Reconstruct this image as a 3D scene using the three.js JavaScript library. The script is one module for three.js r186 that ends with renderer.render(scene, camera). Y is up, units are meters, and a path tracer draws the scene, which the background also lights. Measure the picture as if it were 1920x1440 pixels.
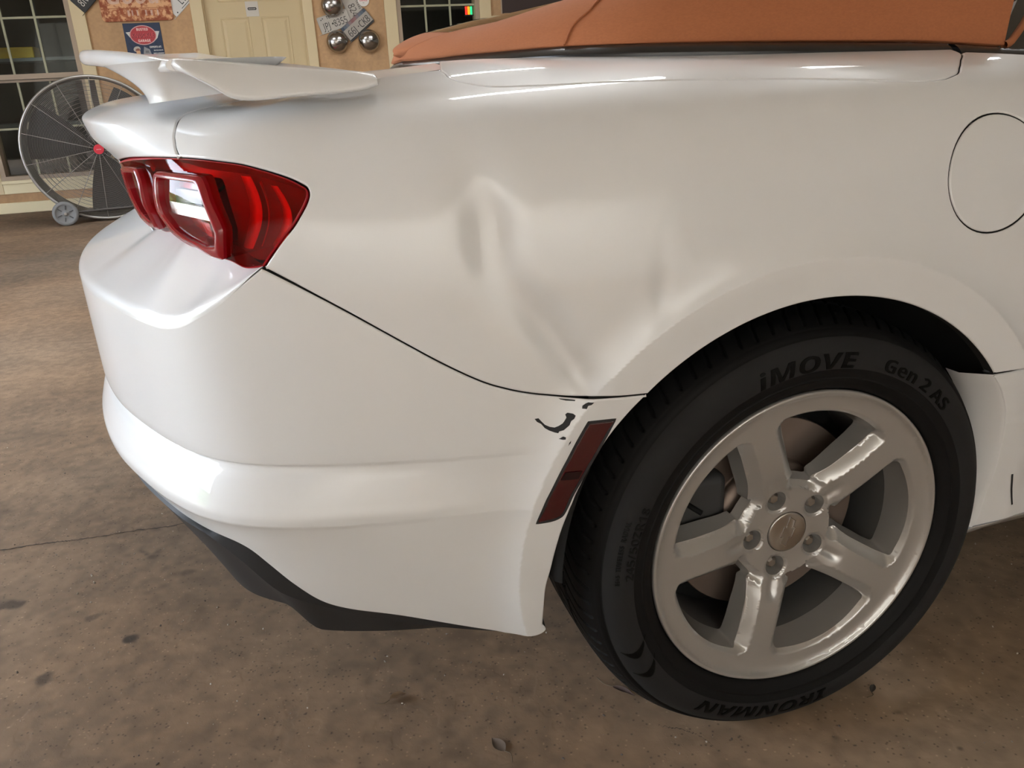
import * as THREE from 'three';
import { FontLoader } from 'three/addons/loaders/FontLoader.js';
import { TextGeometry } from 'three/addons/geometries/TextGeometry.js';
import { RoundedBoxGeometry } from 'three/addons/geometries/RoundedBoxGeometry.js';
import { RectAreaLightUniformsLib } from 'three/addons/lights/RectAreaLightUniformsLib.js';

// ------------------------------------------------------------------ camera, sky, lights, exposure
const scene = new THREE.Scene();
const renderer = new THREE.WebGLRenderer({ antialias: true });
renderer.toneMapping = THREE.LinearToneMapping;
renderer.toneMappingExposure = 1.68;
renderer.shadowMap.enabled = true;
RectAreaLightUniformsLib.init();

// x runs along the car towards its nose, y is up, z points out of the car's right flank; the ground point below the rear hub is the origin
const D2R = Math.PI / 180;
const camera = new THREE.PerspectiveCamera(2 * Math.atan(720 / 1540.46) / D2R, 4 / 3, 0.05, 60);
{
  const yaw = 16.151 * D2R, pitch = 20.681 * D2R, roll = -2.828 * D2R;
  const fwd = new THREE.Vector3(Math.sin(yaw) * Math.cos(pitch), -Math.sin(pitch), -Math.cos(yaw) * Math.cos(pitch));
  const right = new THREE.Vector3(Math.cos(yaw), 0, Math.sin(yaw));
  const up = right.clone().cross(fwd);
  camera.position.set(-0.7022, 1.0179, 0.9054);
  camera.up.copy(up.multiplyScalar(Math.cos(roll)).addScaledVector(right, -Math.sin(roll)));
  camera.lookAt(camera.position.clone().add(fwd));
  camera.updateMatrixWorld();
}
scene.add(camera);

// overcast daylight outside the open side of the garage
scene.background = new THREE.Color().setRGB(7.6, 8.5, 9.9);

const HUB = 0.337, CL = -0.92;                       // hub height, z of the car's centre line
const WA = 2.178 * D2R, WALL_D = -7.8732;            // the back wall's turn and its distance from the origin

// ------------------------------------------------------------------ helpers
let seed = 7;
const rnd = () => { seed = (seed * 16807) % 2147483647; return seed / 2147483647; };
const V3 = (x, y, z) => new THREE.Vector3(x, y, z);
const clamp = (x, a, b) => Math.min(b, Math.max(a, x));
const sstep = (a, b, x) => { const t = clamp((x - a) / (b - a), 0, 1); return t * t * (3 - 2 * t); };
const lerp = (a, b, t) => a + (b - a) * t;

function pchip(xs, ys) {
  const n = xs.length, h = [], d = [], m = new Array(n).fill(0);
  for (let i = 0; i < n - 1; i++) { h.push(xs[i + 1] - xs[i]); d.push((ys[i + 1] - ys[i]) / h[i]); }
  for (let i = 1; i < n - 1; i++) if (d[i - 1] * d[i] > 0) { const w1 = 2 * h[i] + h[i - 1], w2 = h[i] + 2 * h[i - 1]; m[i] = (w1 + w2) / (w1 / d[i - 1] + w2 / d[i]); }
  m[0] = d[0]; m[n - 1] = d[n - 2];
  return (x) => {
    x = clamp(x, xs[0], xs[n - 1]); let i = 0; while (i < n - 2 && x > xs[i + 1]) i++;
    const t = (x - xs[i]) / h[i], t2 = t * t, t3 = t2 * t;
    return (2 * t3 - 3 * t2 + 1) * ys[i] + (t3 - 2 * t2 + t) * h[i] * m[i] + (-2 * t3 + 3 * t2) * ys[i + 1] + (t3 - t2) * h[i] * m[i + 1];
  };
}
// a geometry from plain arrays
function geo(pos, idx, nor, uv) {
  const g = new THREE.BufferGeometry();
  g.setAttribute('position', new THREE.Float32BufferAttribute(pos, 3));
  g.setIndex(idx);
  if (nor) g.setAttribute('normal', new THREE.Float32BufferAttribute(nor, 3)); else g.computeVertexNormals();
  g.setAttribute('uv', new THREE.Float32BufferAttribute(uv || new Array(pos.length / 3 * 2).fill(0), 2));
  return g;
}
// several geometries into one
function merge(list) {
  const pos = [], nor = [], uv = [], idx = [];
  for (const g of list) {
    const b = pos.length / 3, p = g.attributes.position, n = g.attributes.normal, u = g.attributes.uv;
    for (let i = 0; i < p.count; i++) { pos.push(p.getX(i), p.getY(i), p.getZ(i)); nor.push(n.getX(i), n.getY(i), n.getZ(i)); uv.push(u ? u.getX(i) : 0, u ? u.getY(i) : 0); }
    if (g.index) for (let i = 0; i < g.index.count; i++) idx.push(b + g.index.getX(i)); else for (let i = 0; i < p.count; i++) idx.push(b + i);
  }
  return geo(pos, idx, nor, uv);
}
// mirror image about the car's centre plane
function mirror(g) {
  const m = g.clone(), p = m.attributes.position, n = m.attributes.normal, x = Array.from(m.index.array);
  for (let i = 0; i < p.count; i++) { p.setZ(i, 2 * CL - p.getZ(i)); n.setZ(i, -n.getZ(i)); }
  for (let i = 0; i < x.length; i += 3) { const t = x[i]; x[i] = x[i + 1]; x[i + 1] = t; }
  m.setIndex(x); return m;
}
const both = (g) => merge([g, mirror(g)]);
// surface over the unit square
function grid(nu, nv, f, closeU = false) {
  const pos = [], idx = [], uv = [];
  for (let j = 0; j <= nv; j++) for (let i = 0; i <= nu; i++) { const p = f(i / nu, j / nv); pos.push(p.x, p.y, p.z); uv.push(i / nu, j / nv); }
  const w = nu + 1;
  for (let j = 0; j < nv; j++) for (let i = 0; i < nu; i++) { const a = j * w + i; idx.push(a, a + 1, a + w + 1, a, a + w + 1, a + w); }
  const g = geo(pos, idx, null, uv);
  if (closeU) { const n = g.attributes.normal; for (let j = 0; j <= nv; j++) { const a = j * w, b = a + nu, v = V3(n.getX(a) + n.getX(b), n.getY(a) + n.getY(b), n.getZ(a) + n.getZ(b)).normalize(); n.setXYZ(a, v.x, v.y, v.z); n.setXYZ(b, v.x, v.y, v.z); } }
  return g;
}
// rows of equally many points, as a surface
const loft = (rows, sub = 1) => {
  const R = sub > 1 ? rows.map((r) => new THREE.CatmullRomCurve3(r, false, 'centripetal').getPoints((r.length - 1) * sub)) : rows;
  return grid(R[0].length - 1, R.length - 1, (u, v) => R[Math.round(v * (R.length - 1))][Math.round(u * (R[0].length - 1))]);
};
// a smooth curve through 2-D points
const smooth2 = (pts, n) => new THREE.SplineCurve(pts.map(([a, b]) => new THREE.Vector2(a, b))).getPoints(n || pts.length * 8);
const line2 = (pts, step = 0.02) => { const o = []; for (let i = 0; i < pts.length - 1; i++) { const [a, b] = pts[i], [c, d] = pts[i + 1], n = Math.max(1, Math.ceil(Math.hypot(c - a, d - b) / step)); for (let k = 0; k < n; k++) o.push(new THREE.Vector2(lerp(a, c, k / n), lerp(b, d, k / n))); } o.push(new THREE.Vector2(...pts[pts.length - 1])); return o; };
// joins pieces of an outline, drops doubled points, turns it counter-clockwise
function outline(...parts) {
  let o = [];
  for (const p of parts) for (const q of p) if (!o.length || o[o.length - 1].distanceTo(q) > 5e-4) o.push(q.clone());
  if (o[0].distanceTo(o[o.length - 1]) < 5e-4) o.pop();
  if (THREE.ShapeUtils.area(o) < 0) o.reverse();
  return o;
}
function edgeNormals(o) { return o.map((p, i) => { const a = o[(i + o.length - 1) % o.length], b = o[(i + 1) % o.length], t = b.clone().sub(a).normalize(); return new THREE.Vector2(t.y, -t.x); }); }
const inset = (o, g) => { const n = edgeNormals(o); return o.map((p, i) => p.clone().addScaledVector(n[i], -g)); };
// f(s, v, extra) -> point; the unit normal points out of the car
function normalAt(f, s, v, h = 6e-4) {
  const a = f(s + h, v), b = f(s - h, v), c = f(s, v + h), d = f(s, v - h);
  return c.sub(d).cross(a.sub(b)).normalize();
}
// the part of surface f inside an outline (and outside holes), cut into small triangles
function trim(o, holes, f, max = 0.012, nf = null) {
  const ctr = o.map((p) => p.clone()), hs = holes.map((h) => { const q = h.map((p) => p.clone()); if (THREE.ShapeUtils.area(q) > 0) q.reverse(); return q; });
  const faces = THREE.ShapeUtils.triangulateShape(ctr, hs), P = ctr.concat(...hs), mid = new Map(), tri = [];
  const m2 = (a, b) => { const k = a < b ? a * 4194304 + b : b * 4194304 + a; let m = mid.get(k); if (m === undefined) { m = P.length; P.push(P[a].clone().add(P[b]).multiplyScalar(0.5)); mid.set(k, m); } return m; };
  // first evenly, down to the coarse length; then closer where max(place) asks for it
  const fn = typeof max === 'function', cut = (faces, len) => {
    const st = faces, out = [];
    while (st.length) {
      const [a, b, c] = st.pop(), ab = len(a, b), bc = len(b, c), ca = len(c, a), l = Math.max(ab, bc, ca);
      if (l <= 1) { out.push([a, b, c]); continue; }
      if (l === ab) { const m = m2(a, b); st.push([a, m, c], [m, b, c]); } else if (l === bc) { const m = m2(b, c); st.push([a, b, m], [a, m, c]); } else { const m = m2(c, a); st.push([a, b, m], [m, b, c]); }
    }
    return out;
  };
  let parts = cut(faces.map((t) => t.slice()), (a, b) => P[a].distanceTo(P[b]) / (fn ? .012 : max));
  if (fn) parts = cut(parts, (a, b) => P[a].distanceTo(P[b]) / max((P[a].x + P[b].x) / 2, (P[a].y + P[b].y) / 2));
  for (const [a, b, c] of parts) tri.push(a, c, b);
  const pos = [], nor = [], uv = [];
  for (const p of P) { const q = f(p.x, p.y), n = nf ? nf(p.x, p.y) : normalAt(f, p.x, p.y); pos.push(q.x, q.y, q.z); nor.push(n.x, n.y, n.z); uv.push(p.x, p.y); }
  return geo(pos, tri, nor, uv);
}
// the edge of a panel: rolled over a small radius (first geometry), then turned inwards (second)
function hem(o, f, r = 0.0025, depth = 0.02, closed = true, inward = 1) {
  const N = edgeNormals(o), rows = [[], [], [], [], []], n = o.length;
  for (let k = 0; k < n + (closed ? 1 : 0); k++) {
    const i = k % n, p = o[i], P = f(p.x, p.y), nn = normalAt(f, p.x, p.y), B = f(p.x + N[i].x * 1e-3, p.y + N[i].y * 1e-3).sub(P).normalize();
    [0, 0.4, 0.8, 1].forEach((t, j) => rows[j].push(P.clone().addScaledVector(B, r * Math.sin(t * 1.571) * inward).addScaledVector(nn, -r * (1 - Math.cos(t * 1.571)))));
    rows[4].push(P.clone().addScaledVector(B, r * inward).addScaledVector(nn, -r - depth));
  }
  return [loft(rows.slice(0, 4)), loft(rows.slice(3))];
}
// closed shape swept round the wheel axis: profile of [r, z]
function revolve(prof, n, cx = 0, cy = HUB, disp = null) {
  return grid(n, prof.length - 1, (u, v) => { const k = Math.round(v * (prof.length - 1)); let [r, z] = prof[k]; const t = u * 2 * Math.PI; if (disp) [r, z] = disp(r, z, t, k); return V3(cx + r * Math.cos(t), cy + r * Math.sin(t), z); }, true);
}
const tube = (pts, r, n = 24, rad = 8, closed = false) => new THREE.TubeGeometry(new THREE.CatmullRomCurve3(pts, closed, 'centripetal'), n, r, rad, closed);
const bx = (w, h, d, x, y, z, r = 0) => { const g = r ? new RoundedBoxGeometry(w, h, d, 2, r) : new THREE.BoxGeometry(w, h, d); g.translate(x, y, z); return g; };
const names = new Map();
const numbered = (n) => { const k = names.get(n) || 0; names.set(n, k + 1); return k ? n + '_' + String(k).padStart(3, '0') : n; };
function mesh(name, g, m, parent = scene) { const o = new THREE.Mesh(g, m); o.name = parent === scene ? numbered(name) : name; o.castShadow = o.receiveShadow = true; parent.add(o); return o; }
function tag(o, label, category, group) { o.userData.label = label; o.userData.category = category; if (group) o.userData.group = group; return o; }
function struct(name, g, m) { const o = mesh(name, g, m); o.userData.kind = 'structure'; return o; }
function thing(name, label, category, p = [0, 0, 0], turn = 0, group) { const o = new THREE.Group(); o.name = numbered(name); o.position.set(...p); o.rotation.y = turn; scene.add(o); return tag(o, label, category, group); }

// noise for textures
const P256 = (() => { const r = []; for (let i = 0; i < 65536; i++) r.push(rnd()); return r; })();
const vnoise = (x, y, per) => { const xi = Math.floor(x), yi = Math.floor(y), fx = x - xi, fy = y - yi, u = fx * fx * (3 - 2 * fx), w = fy * fy * (3 - 2 * fy), m = (a) => ((a % per) + per) % per, q = (a, b) => P256[(m(a) * 131 + m(b) * 71 + (m(a) * m(b)) % 97 * 13) & 65535]; return lerp(lerp(q(xi, yi), q(xi + 1, yi), u), lerp(q(xi, yi + 1), q(xi + 1, yi + 1), u), w); };
const fbm = (x, y, per, oct = 5) => { let a = 0, k = 0.5, f = 1; for (let i = 0; i < oct; i++) { a += k * vnoise(x * f + i * 17.3, y * f + i * 9.1, per * f); k *= 0.5; f *= 2; } return a / (1 - Math.pow(0.5, oct)); };
function dataTex(n, f, srgb = true, rep = 1) {
  const d = new Uint8Array(n * n * 4);
  for (let j = 0; j < n; j++) for (let i = 0; i < n; i++) { const c = f(i / n, j / n), k = (j * n + i) * 4; d[k] = clamp(c[0], 0, 255); d[k + 1] = clamp(c[1], 0, 255); d[k + 2] = clamp(c[2], 0, 255); d[k + 3] = 255; }
  const t = new THREE.DataTexture(d, n, n); t.wrapS = t.wrapT = THREE.RepeatWrapping; t.magFilter = THREE.LinearFilter; t.minFilter = THREE.LinearMipmapLinearFilter; t.generateMipmaps = true; t.repeat.set(rep, rep);
  if (srgb) t.colorSpace = THREE.SRGBColorSpace; t.needsUpdate = true; return t;
}
function canvasTex(w, h, draw) { const c = document.createElement('canvas'); c.width = w; c.height = h; draw(c.getContext('2d'), w, h); const t = new THREE.CanvasTexture(c); t.colorSpace = THREE.SRGBColorSpace; return t; }

// ------------------------------------------------------------------ materials
const std = (c, roughness, o = {}) => new THREE.MeshStandardMaterial({ color: Array.isArray(c) ? new THREE.Color().setRGB(...c) : c, roughness, ...o });
const phys = (c, roughness, o = {}) => new THREE.MeshPhysicalMaterial({ color: Array.isArray(c) ? new THREE.Color().setRGB(...c) : c, roughness, ...o });
const M = {
  paint: phys([0.80, 0.80, 0.80], 0.42, { clearcoat: 0.75, clearcoatRoughness: 0.03 }),
  flange: std([0.03, 0.03, 0.03], 0.7),
  blackPlastic: std([0.022, 0.023, 0.025], 0.5),
  moulding: phys([0.018, 0.017, 0.017], 0.3),
  rubber: phys([0.005, 0.005, 0.0052], 0.62, { specularIntensity: 0.4 }),
  tyreSide: std([0.0085, 0.0085, 0.009], 0.85),
  tyreLetter: phys([0.002, 0.002, 0.002], 0.5, { specularIntensity: 0.25 }),
  liner: std([0.006, 0.006, 0.006], 0.95),
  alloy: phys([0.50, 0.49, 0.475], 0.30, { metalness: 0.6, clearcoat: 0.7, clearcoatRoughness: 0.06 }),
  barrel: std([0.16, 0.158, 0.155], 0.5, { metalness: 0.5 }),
  lampGrey: std([0.20, 0.15, 0.15], 0.3),
  capMetal: phys([0.55, 0.53, 0.5], 0.3, { metalness: 1 }),
  steel: std([0.5, 0.48, 0.46], 0.32, { metalness: 1 }),
  disc: std([0.22, 0.17, 0.14], 0.5, { metalness: 0.8 }),
  darkMetal: std([0.03, 0.03, 0.03], 0.6),
  redLens: phys([0.80, 0.02, 0.03], 0.04, { transmission: 1, thickness: 0, ior: 1.5, specularIntensity: 0.5 }),
  redInner: phys([0.55, 0.008, 0.012], 0.3),
  redBright: phys([0.85, 0.03, 0.015], 0.3),
  redDark: phys([0.42, 0.005, 0.014], 0.35),
  bezel: phys([0.30, 0.006, 0.012], 0.25, { clearcoat: 0.35, clearcoatRoughness: 0.02 }),
  clear: phys([0.95, 0.93, 0.93], 0.03, { transmission: 1, thickness: 0, ior: 1.5, specularIntensity: 0.5 }),
  chrome: std([0.62, 0.62, 0.64], 0.2, { metalness: 1 }),
  marker: phys([0.055, 0.001, 0.004], 0.15, { clearcoat: 1, clearcoatRoughness: 0.05 }),
  glassDark: phys([0.02, 0.02, 0.02], 0.03, { clearcoat: 1 }),
};

// ------------------------------------------------------------------ the body's two skins: a plan curve, pushed in and out by profiles over the height
const UPLAN = [[1.8, -.03], [1.3, -.005], [.8, 0], [.4, .003], [0, 0], [-.25, -.008], [-.45, -.032], [-.6, -.068], [-.7, -.104], [-.765, -.145], [-.81, -.205], [-.85, -.295], [-.888, -.40], [-.922, -.53], [-.948, -.70], [-.957, -.92]];
const LPLAN = [[1.8, -.03], [1.3, -.005], [.8, 0], [.4, .003], [0, 0], [-.25, -.008], [-.45, -.032], [-.6, -.066], [-.7, -.099], [-.775, -.136], [-.825, -.18], [-.867, -.24], [-.912, -.325], [-.962, -.44], [-1.003, -.58], [-1.03, -.74], [-1.04, -.92]];
const VU = [.2, .35, .6, .77, .81, .85, .88, .92, .96, 1.0, 1.05, 1.10, 1.17, 1.26, 1.36];
const yu = (...t) => [.2, .35, .6, .77, .81, .85, .88, .92, ...t];
const USTA = [
  [-.9, yu(.955, .98, 1.0, 1.015, 1.027, 1.035, 1.04), [-.05, -.02, 0, 0, -.006, -.015, -.024, -.04, -.064, -.09, -.13, -.17, -.23, -.305, -.40]],
  [0, yu(.955, .98, 1.0, 1.015, 1.028, 1.037, 1.042), [-.05, -.02, 0, 0, -.006, -.015, -.023, -.038, -.06, -.085, -.125, -.165, -.225, -.30, -.40]],
  [.4, yu(.952, .976, .997, 1.010, 1.023, 1.034, 1.043), [-.05, -.015, 0, 0.001, -.003, -.011, -.019, -.035, -.057, -.084, -.127, -.17, -.232, -.31, -.41]],
  [.62, yu(.95, .973, .992, 1.001, 1.012, 1.024, 1.034), [-.05, -.01, 0, .002, 0, -.006, -.014, -.032, -.053, -.082, -.13, -.175, -.24, -.33, -.43]],
  [.74, yu(.951, .974, .991, .999, 1.007, 1.015, 1.022), [-.07, -.03, -.01, 0, .001, -.002, -.008, -.022, -.042, -.068, -.115, -.16, -.23, -.32, -.42]],
  [.85, yu(.952, .975, .99, .997, 1.004, 1.011, 1.016), [-.10, -.08, -.06, -.045, -.032, -.012, -.006, -.013, -.03, -.055, -.10, -.15, -.22, -.31, -.41]],
  [1.15, yu(.955, .98, .997, 1.005, 1.011, 1.016, 1.02), [-.10, -.085, -.07, -.055, -.042, -.028, -.023, -.017, .008, .014, -.02, -.065, -.135, -.22, -.32]],
  [1.5, yu(.958, .984, 1.002, 1.010, 1.016, 1.021, 1.025), [-.10, -.085, -.07, -.055, -.042, -.03, -.025, -.018, .012, .020, -.01, -.055, -.125, -.21, -.31]]];
const VL = [.2, .25, .3, .35, .40, .435, .455, .466, .474, .482, .50, .53, .543, .549, .556, .57, .62, .75, 1.03];
const LSTA = [
  [-.9, null, [-.05, -.036, -.024, -.016, -.010, -.008, -.006, -.005, -.004, -.004, -.002, -.001, 0, 0, 0, 0, 0, 0, 0]],
  [.36, null, [-.05, -.036, -.024, -.016, -.010, -.008, -.006, -.005, -.004, -.004, -.002, -.001, 0, 0, 0, 0, 0, 0, 0]],
  [.47, null, [-.06, -.044, -.03, -.019, -.009, -.004, -.001, .001, .002, .002, .001, -.001, -.001, -.001, 0, 0, 0, 0, 0]],
  [.60, null, [-.075, -.056, -.038, -.023, -.009, .000, .005, .0075, .010, .0105, .007, .0002, -.003, -.0035, -.0008, 0, 0, 0, 0]],
  [.75, null, [-.085, -.064, -.044, -.026, -.010, .002, .0095, .0145, .0185, .019, .014, .001, -.006, -.0075, -.001, 0, 0, 0, 0]],
  [.9, null, [-.10, -.078, -.057, -.037, -.018, -.001, .009, .015, .0195, .020, .0145, .001, -.0075, -.0095, -.0015, 0, 0, 0, 0]],
  [1.5, null, [-.14, -.11, -.08, -.055, -.030, -.007, .003, .008, .012, .0125, .008, -.004, -.012, -.0145, -.005, -.003, -.002, 0, 0]]];
function skin(plan, V, sta) {
  const p = [], Q = [[2 * plan[0][0] - plan[1][0], 2 * plan[0][1] - plan[1][1]], ...plan, [plan[plan.length - 2][0], 2 * plan[plan.length - 1][1] - plan[plan.length - 2][1]]].map((a) => new THREE.Vector2(...a));
  const mix = (a, b, ta, tb, t) => a.clone().multiplyScalar((tb - t) / (tb - ta)).addScaledVector(b, (t - ta) / (tb - ta));
  for (let i = 1; i < Q.length - 2; i++) {
    const [a, b, c, d] = [Q[i - 1], Q[i], Q[i + 1], Q[i + 2]], t0 = 0, t1 = Math.sqrt(a.distanceTo(b)), t2 = t1 + Math.sqrt(b.distanceTo(c)), t3 = t2 + Math.sqrt(c.distanceTo(d));
    for (let k = 0; k < 24; k++) {
      const t = lerp(t1, t2, k / 24), A1 = mix(a, b, t0, t1, t), A2 = mix(b, c, t1, t2, t), A3 = mix(c, d, t2, t3, t), B1 = mix(A1, A2, t0, t2, t), B2 = mix(A2, A3, t1, t3, t);
      p.push(mix(B1, B2, t1, t2, t));
    }
  }
  p.push(Q[Q.length - 2].clone());
  const s = [0]; for (let i = 1; i < p.length; i++) s.push(s[i - 1] + p[i].distanceTo(p[i - 1]));
  const j = p.findIndex((q) => q.x <= 0), s0 = s[j - 1] + (s[j] - s[j - 1]) * (p[j - 1].x / (p[j - 1].x - p[j].x));
  for (let i = 0; i < s.length; i++) s[i] -= s0;
  const nrm = p.map((q, i) => { const t = p[Math.min(i + 1, p.length - 1)].clone().sub(p[Math.max(i - 1, 0)]).normalize(); return new THREE.Vector2(t.y, -t.x); });
  nrm[nrm.length - 1].set(-1, 0);
  const ss = sta.map((t) => t[0]), fo = sta.map((t) => pchip(V, t[2])), fy = sta[0][1] ? sta.map((t) => pchip(V, t[1])) : null, n = ss.length;
  // monotone cubic across the stations, from the four round the place
  const across = (F, c, i, v) => {
    const h = ss[i + 1] - ss[i], y0 = F[i](v), y1 = F[i + 1](v), d = (y1 - y0) / h;
    const slope = (hl, dl, hr, dr) => dl * dr > 0 ? (3 * (hl + hr)) / ((2 * hr + hl) / dl + (hr + 2 * hl) / dr) : 0;
    const m0 = i > 0 ? slope(ss[i] - ss[i - 1], (y0 - F[i - 1](v)) / (ss[i] - ss[i - 1]), h, d) : d, m1 = i < n - 2 ? slope(h, d, ss[i + 2] - ss[i + 1], (F[i + 2](v) - y1) / (ss[i + 2] - ss[i + 1])) : d;
    const t = clamp((c - ss[i]) / h, 0, 1), t2 = t * t, t3 = t2 * t;
    return (2 * t3 - 3 * t2 + 1) * y0 + (t3 - 2 * t2 + t) * h * m0 + (-2 * t3 + 3 * t2) * y1 + (t3 - t2) * h * m1;
  };
  const f = (q, v, extra = 0) => {
    let a = 0, b = s.length - 1, i = 0; const c = clamp(q, s[0], s[b]);
    while (b - a > 1) { const m = (a + b) >> 1; if (s[m] <= c) a = m; else b = m; }
    while (i < n - 2 && c > ss[i + 1]) i++;
    const t = (c - s[a]) / (s[b] - s[a]), o = across(fo, c, i, v) + extra, y = fy ? across(fy, c, i, v) : v;
    const nx = lerp(nrm[a].x, nrm[b].x, t), nz = lerp(nrm[a].y, nrm[b].y, t);
    return V3(lerp(p[a].x, p[b].x, t) + nx * o, y, lerp(p[a].y, p[b].y, t) - (q - c) + nz * o);   // past the centre line the surface runs straight on
  };
  f.end = s[s.length - 1]; return f;
}
const U = skin(UPLAN, VU, USTA), L = skin(LPLAN, VL, LSTA);

// wheel-arch flare: the flank sweeps out to a crease, and a plain band runs from there to the edge of the opening
const flare = (s, v) => { const r = Math.hypot(s, v - HUB); if (r < .436) return .013 - .0035 * sstep(.436, .376, r); const t = clamp((r - .436) / .055, 0, 1); return .013 * Math.pow(1 - t, 2.2); };
const fine = (big, small) => (s, v) => { const d = Math.abs(Math.hypot(s, v - HUB) - .438); return d < .012 ? small : d < .03 ? Math.min(big, small * 2) : big; };
// the dents: smooth troughs pressed into the flank, [centre, direction, length, width, depth]
const DENTS = [
  [.455, .832, 84, .048, .021, .0120],
  [.440, .858, 70, .030, .016, .0048],
  [.382, .715, 56, .062, .017, .0115],
  [.345, .650, 58, .030, .012, .0055],
  [.236, .752, 92, .026, .008, .0040]];
function dent(s, v) {
  let d = 0;
  for (const [cs, cv, deg, la, lb, dep] of DENTS) { const c = Math.cos(deg * D2R), n = Math.sin(deg * D2R), x = s - cs, y = v - cv, p = x * c + y * n, q = -x * n + y * c; d += dep * Math.exp(-p * p / (2 * la * la) - q * q / (2 * lb * lb)); }
  return d;
}
const fQuarter = (s, v, e = 0) => U(s, v, flare(s, v) - dent(s, v) + e);
const fQuarterPlain = (s, v, e = 0) => U(s, v, flare(s, v) + e);
const fBumper = (s, v, e = 0) => L(s, v, flare(s, v) + e);

const car = thing('convertible_car', 'white convertible with orange fabric roof and a dented rear quarter panel', 'car');

// seam between quarter panel and bumper, wheel arch, outlines of the lamp and the boot lid, all as (distance along the plan curve, height)
const SEAM = smooth2([[.7225, .8144], [.6826, .7917], [.6284, .7582], [.5679, .7178], [.5182, .6847], [.4734, .6583], [.4403, .6444], [.4064, .6344], [.3647, .6268], [.3220, .6230], [.2828, .6205], [.2560, .6195]], 70);
const arc = (r, a, b, n) => { const o = []; for (let i = 0; i <= n; i++) { const t = lerp(a, b, i / n) * D2R; o.push(new THREE.Vector2(-r * Math.cos(t), HUB + r * Math.sin(t))); } return o; };
const LAMP_TOP = smooth2([[1.175, .921], [1.0519, .9324], [.9846, .9380], [.9196, .9424], [.8603, .9444], [.8218, .9437], [.7919, .9415], [.7497, .9357], [.7141, .9253], [.6866, .9154], [.6702, .9074], [.6638, .9031], [.6613, .8974], [.6628, .8902], [.6690, .8790], [.6813, .8617], [.6955, .8471], [.7142, .8257], [.7225, .8150]], 110);
const iBoot = LAMP_TOP.findIndex((p) => p.x < .8603);
const BOOTSEAM = smooth2([[.8603, .9444], [.8744, .9560], [.8838, .9664], [.8941, .9782], [.9095, 1.0010], [.9240, 1.019], [.9330, 1.033], [.9370, 1.050], [.9390, 1.0754], [.9430, 1.1262], [.9426, 1.17], [.942, 1.21]], 60);
const DECKSEAM = smooth2([[.492, 1.23], [.4853, 1.1913], [.4779, 1.1474], [.4591, 1.1090], [.4229, 1.0745], [.3563, 1.0648], [.2137, 1.0564], [-.0143, 1.0308], [-.1954, 1.0040], [-.2602, 1.0165], [-.2881, 1.0423], [-.31, 1.07], [-.3329, 1.1002], [-.338, 1.14]], 110);

function panel(name, f, o, { holes = [], gap = 0.0011, r = 0.0022, depth = 0.02, max = 0.012, mat = M.paint, deepMat = M.flange, parent = car, extra = [], extraMirror = false, mirrored = null } = {}) {
  const oi = inset(o, gap + r), hi = holes.map((h) => { const q = h.map((p) => p.clone()); if (THREE.ShapeUtils.area(q) < 0) q.reverse(); return inset(q, -(gap + r)); });
  const g = [trim(oi, hi, f, max)], deep = [], e = hem(oi, f, r, depth); g.push(e[0]); deep.push(e[1]);
  for (const h of hi) { const q = h.slice().reverse(), k = hem(q, f, r, depth); g.push(k[0]); deep.push(k[1]); }
  const top = merge([...g, ...extra]);
  const put = (geom, lows) => { const a = mesh(name, geom, mat, parent); for (const l of lows) mesh('edge_flange', l, deepMat, a); return a; };
  if (mirrored === 'join') return put(both(top), [...deep, ...deep.map(mirror)]);
  if (mirrored === 'pair') put(mirror(top), deep.map(mirror));
  return put(top, deep);
}

// quarter panel ------------------------------------------------------
const FUEL = (() => { const o = []; for (let i = 0; i < 56; i++) { const t = i / 56 * 2 * Math.PI; o.push(new THREE.Vector2(-.279 + .0825 * Math.cos(t) , .858 + .0785 * Math.sin(t) - .01 * Math.cos(t))); } return o; })();
const QUARTER = outline(
  SEAM,
  arc(.3812, 132.2, 37, 60),
  line2([[-.304, .566], [-.36, .566], [-.62, .56]]), line2([[-.62, .56], [-.62, 1.045]]), smooth2([[-.62, 1.045], [-.53, 1.058], [-.455, 1.073], [-.345, 1.108]], 14),
  DECKSEAM.slice().reverse().filter((p) => p.y < 1.104 || p.x > 0),
  smooth2([[.492, 1.23], [.60, 1.235], [.72, 1.23], [.85, 1.22], [.942, 1.21]], 20),
  BOOTSEAM.slice().reverse(), LAMP_TOP.slice(iBoot));
panel('quarter_panel', fQuarter, QUARTER, { holes: [FUEL], max: fine(.012, .0045) });
panel('fuel_door', (s, v) => fQuarterPlain(s, v, -0.0006), FUEL.slice().reverse().reverse(), { gap: 0.0012 });
panel('door', (s, v) => fQuarterPlain(s, v), outline(line2([[-.628, .56], [-1.75, .56]]), line2([[-1.75, .56], [-1.75, 1.03]]), line2([[-1.75, 1.03], [-.628, 1.045]]), line2([[-.628, 1.045], [-.628, .56]])), { max: .04 });
{ // the far flank, seen only through the gap under the spoiler
  const far = mirror(merge([trim(outline(SEAM, arc(.3812, 132.2, 37, 60), line2([[-.304, .566], [-1.75, .56]]), line2([[-1.75, .56], [-1.75, 1.25]]), line2([[-1.75, 1.25], [.492, 1.23]]), smooth2([[.492, 1.23], [.60, 1.235], [.72, 1.23], [.85, 1.22], [.942, 1.21]], 20), BOOTSEAM.slice().reverse(), LAMP_TOP.slice(iBoot)), [], fQuarterPlain, .03)]));
  mesh('quarter_panel', far, M.paint, car);
}
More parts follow.
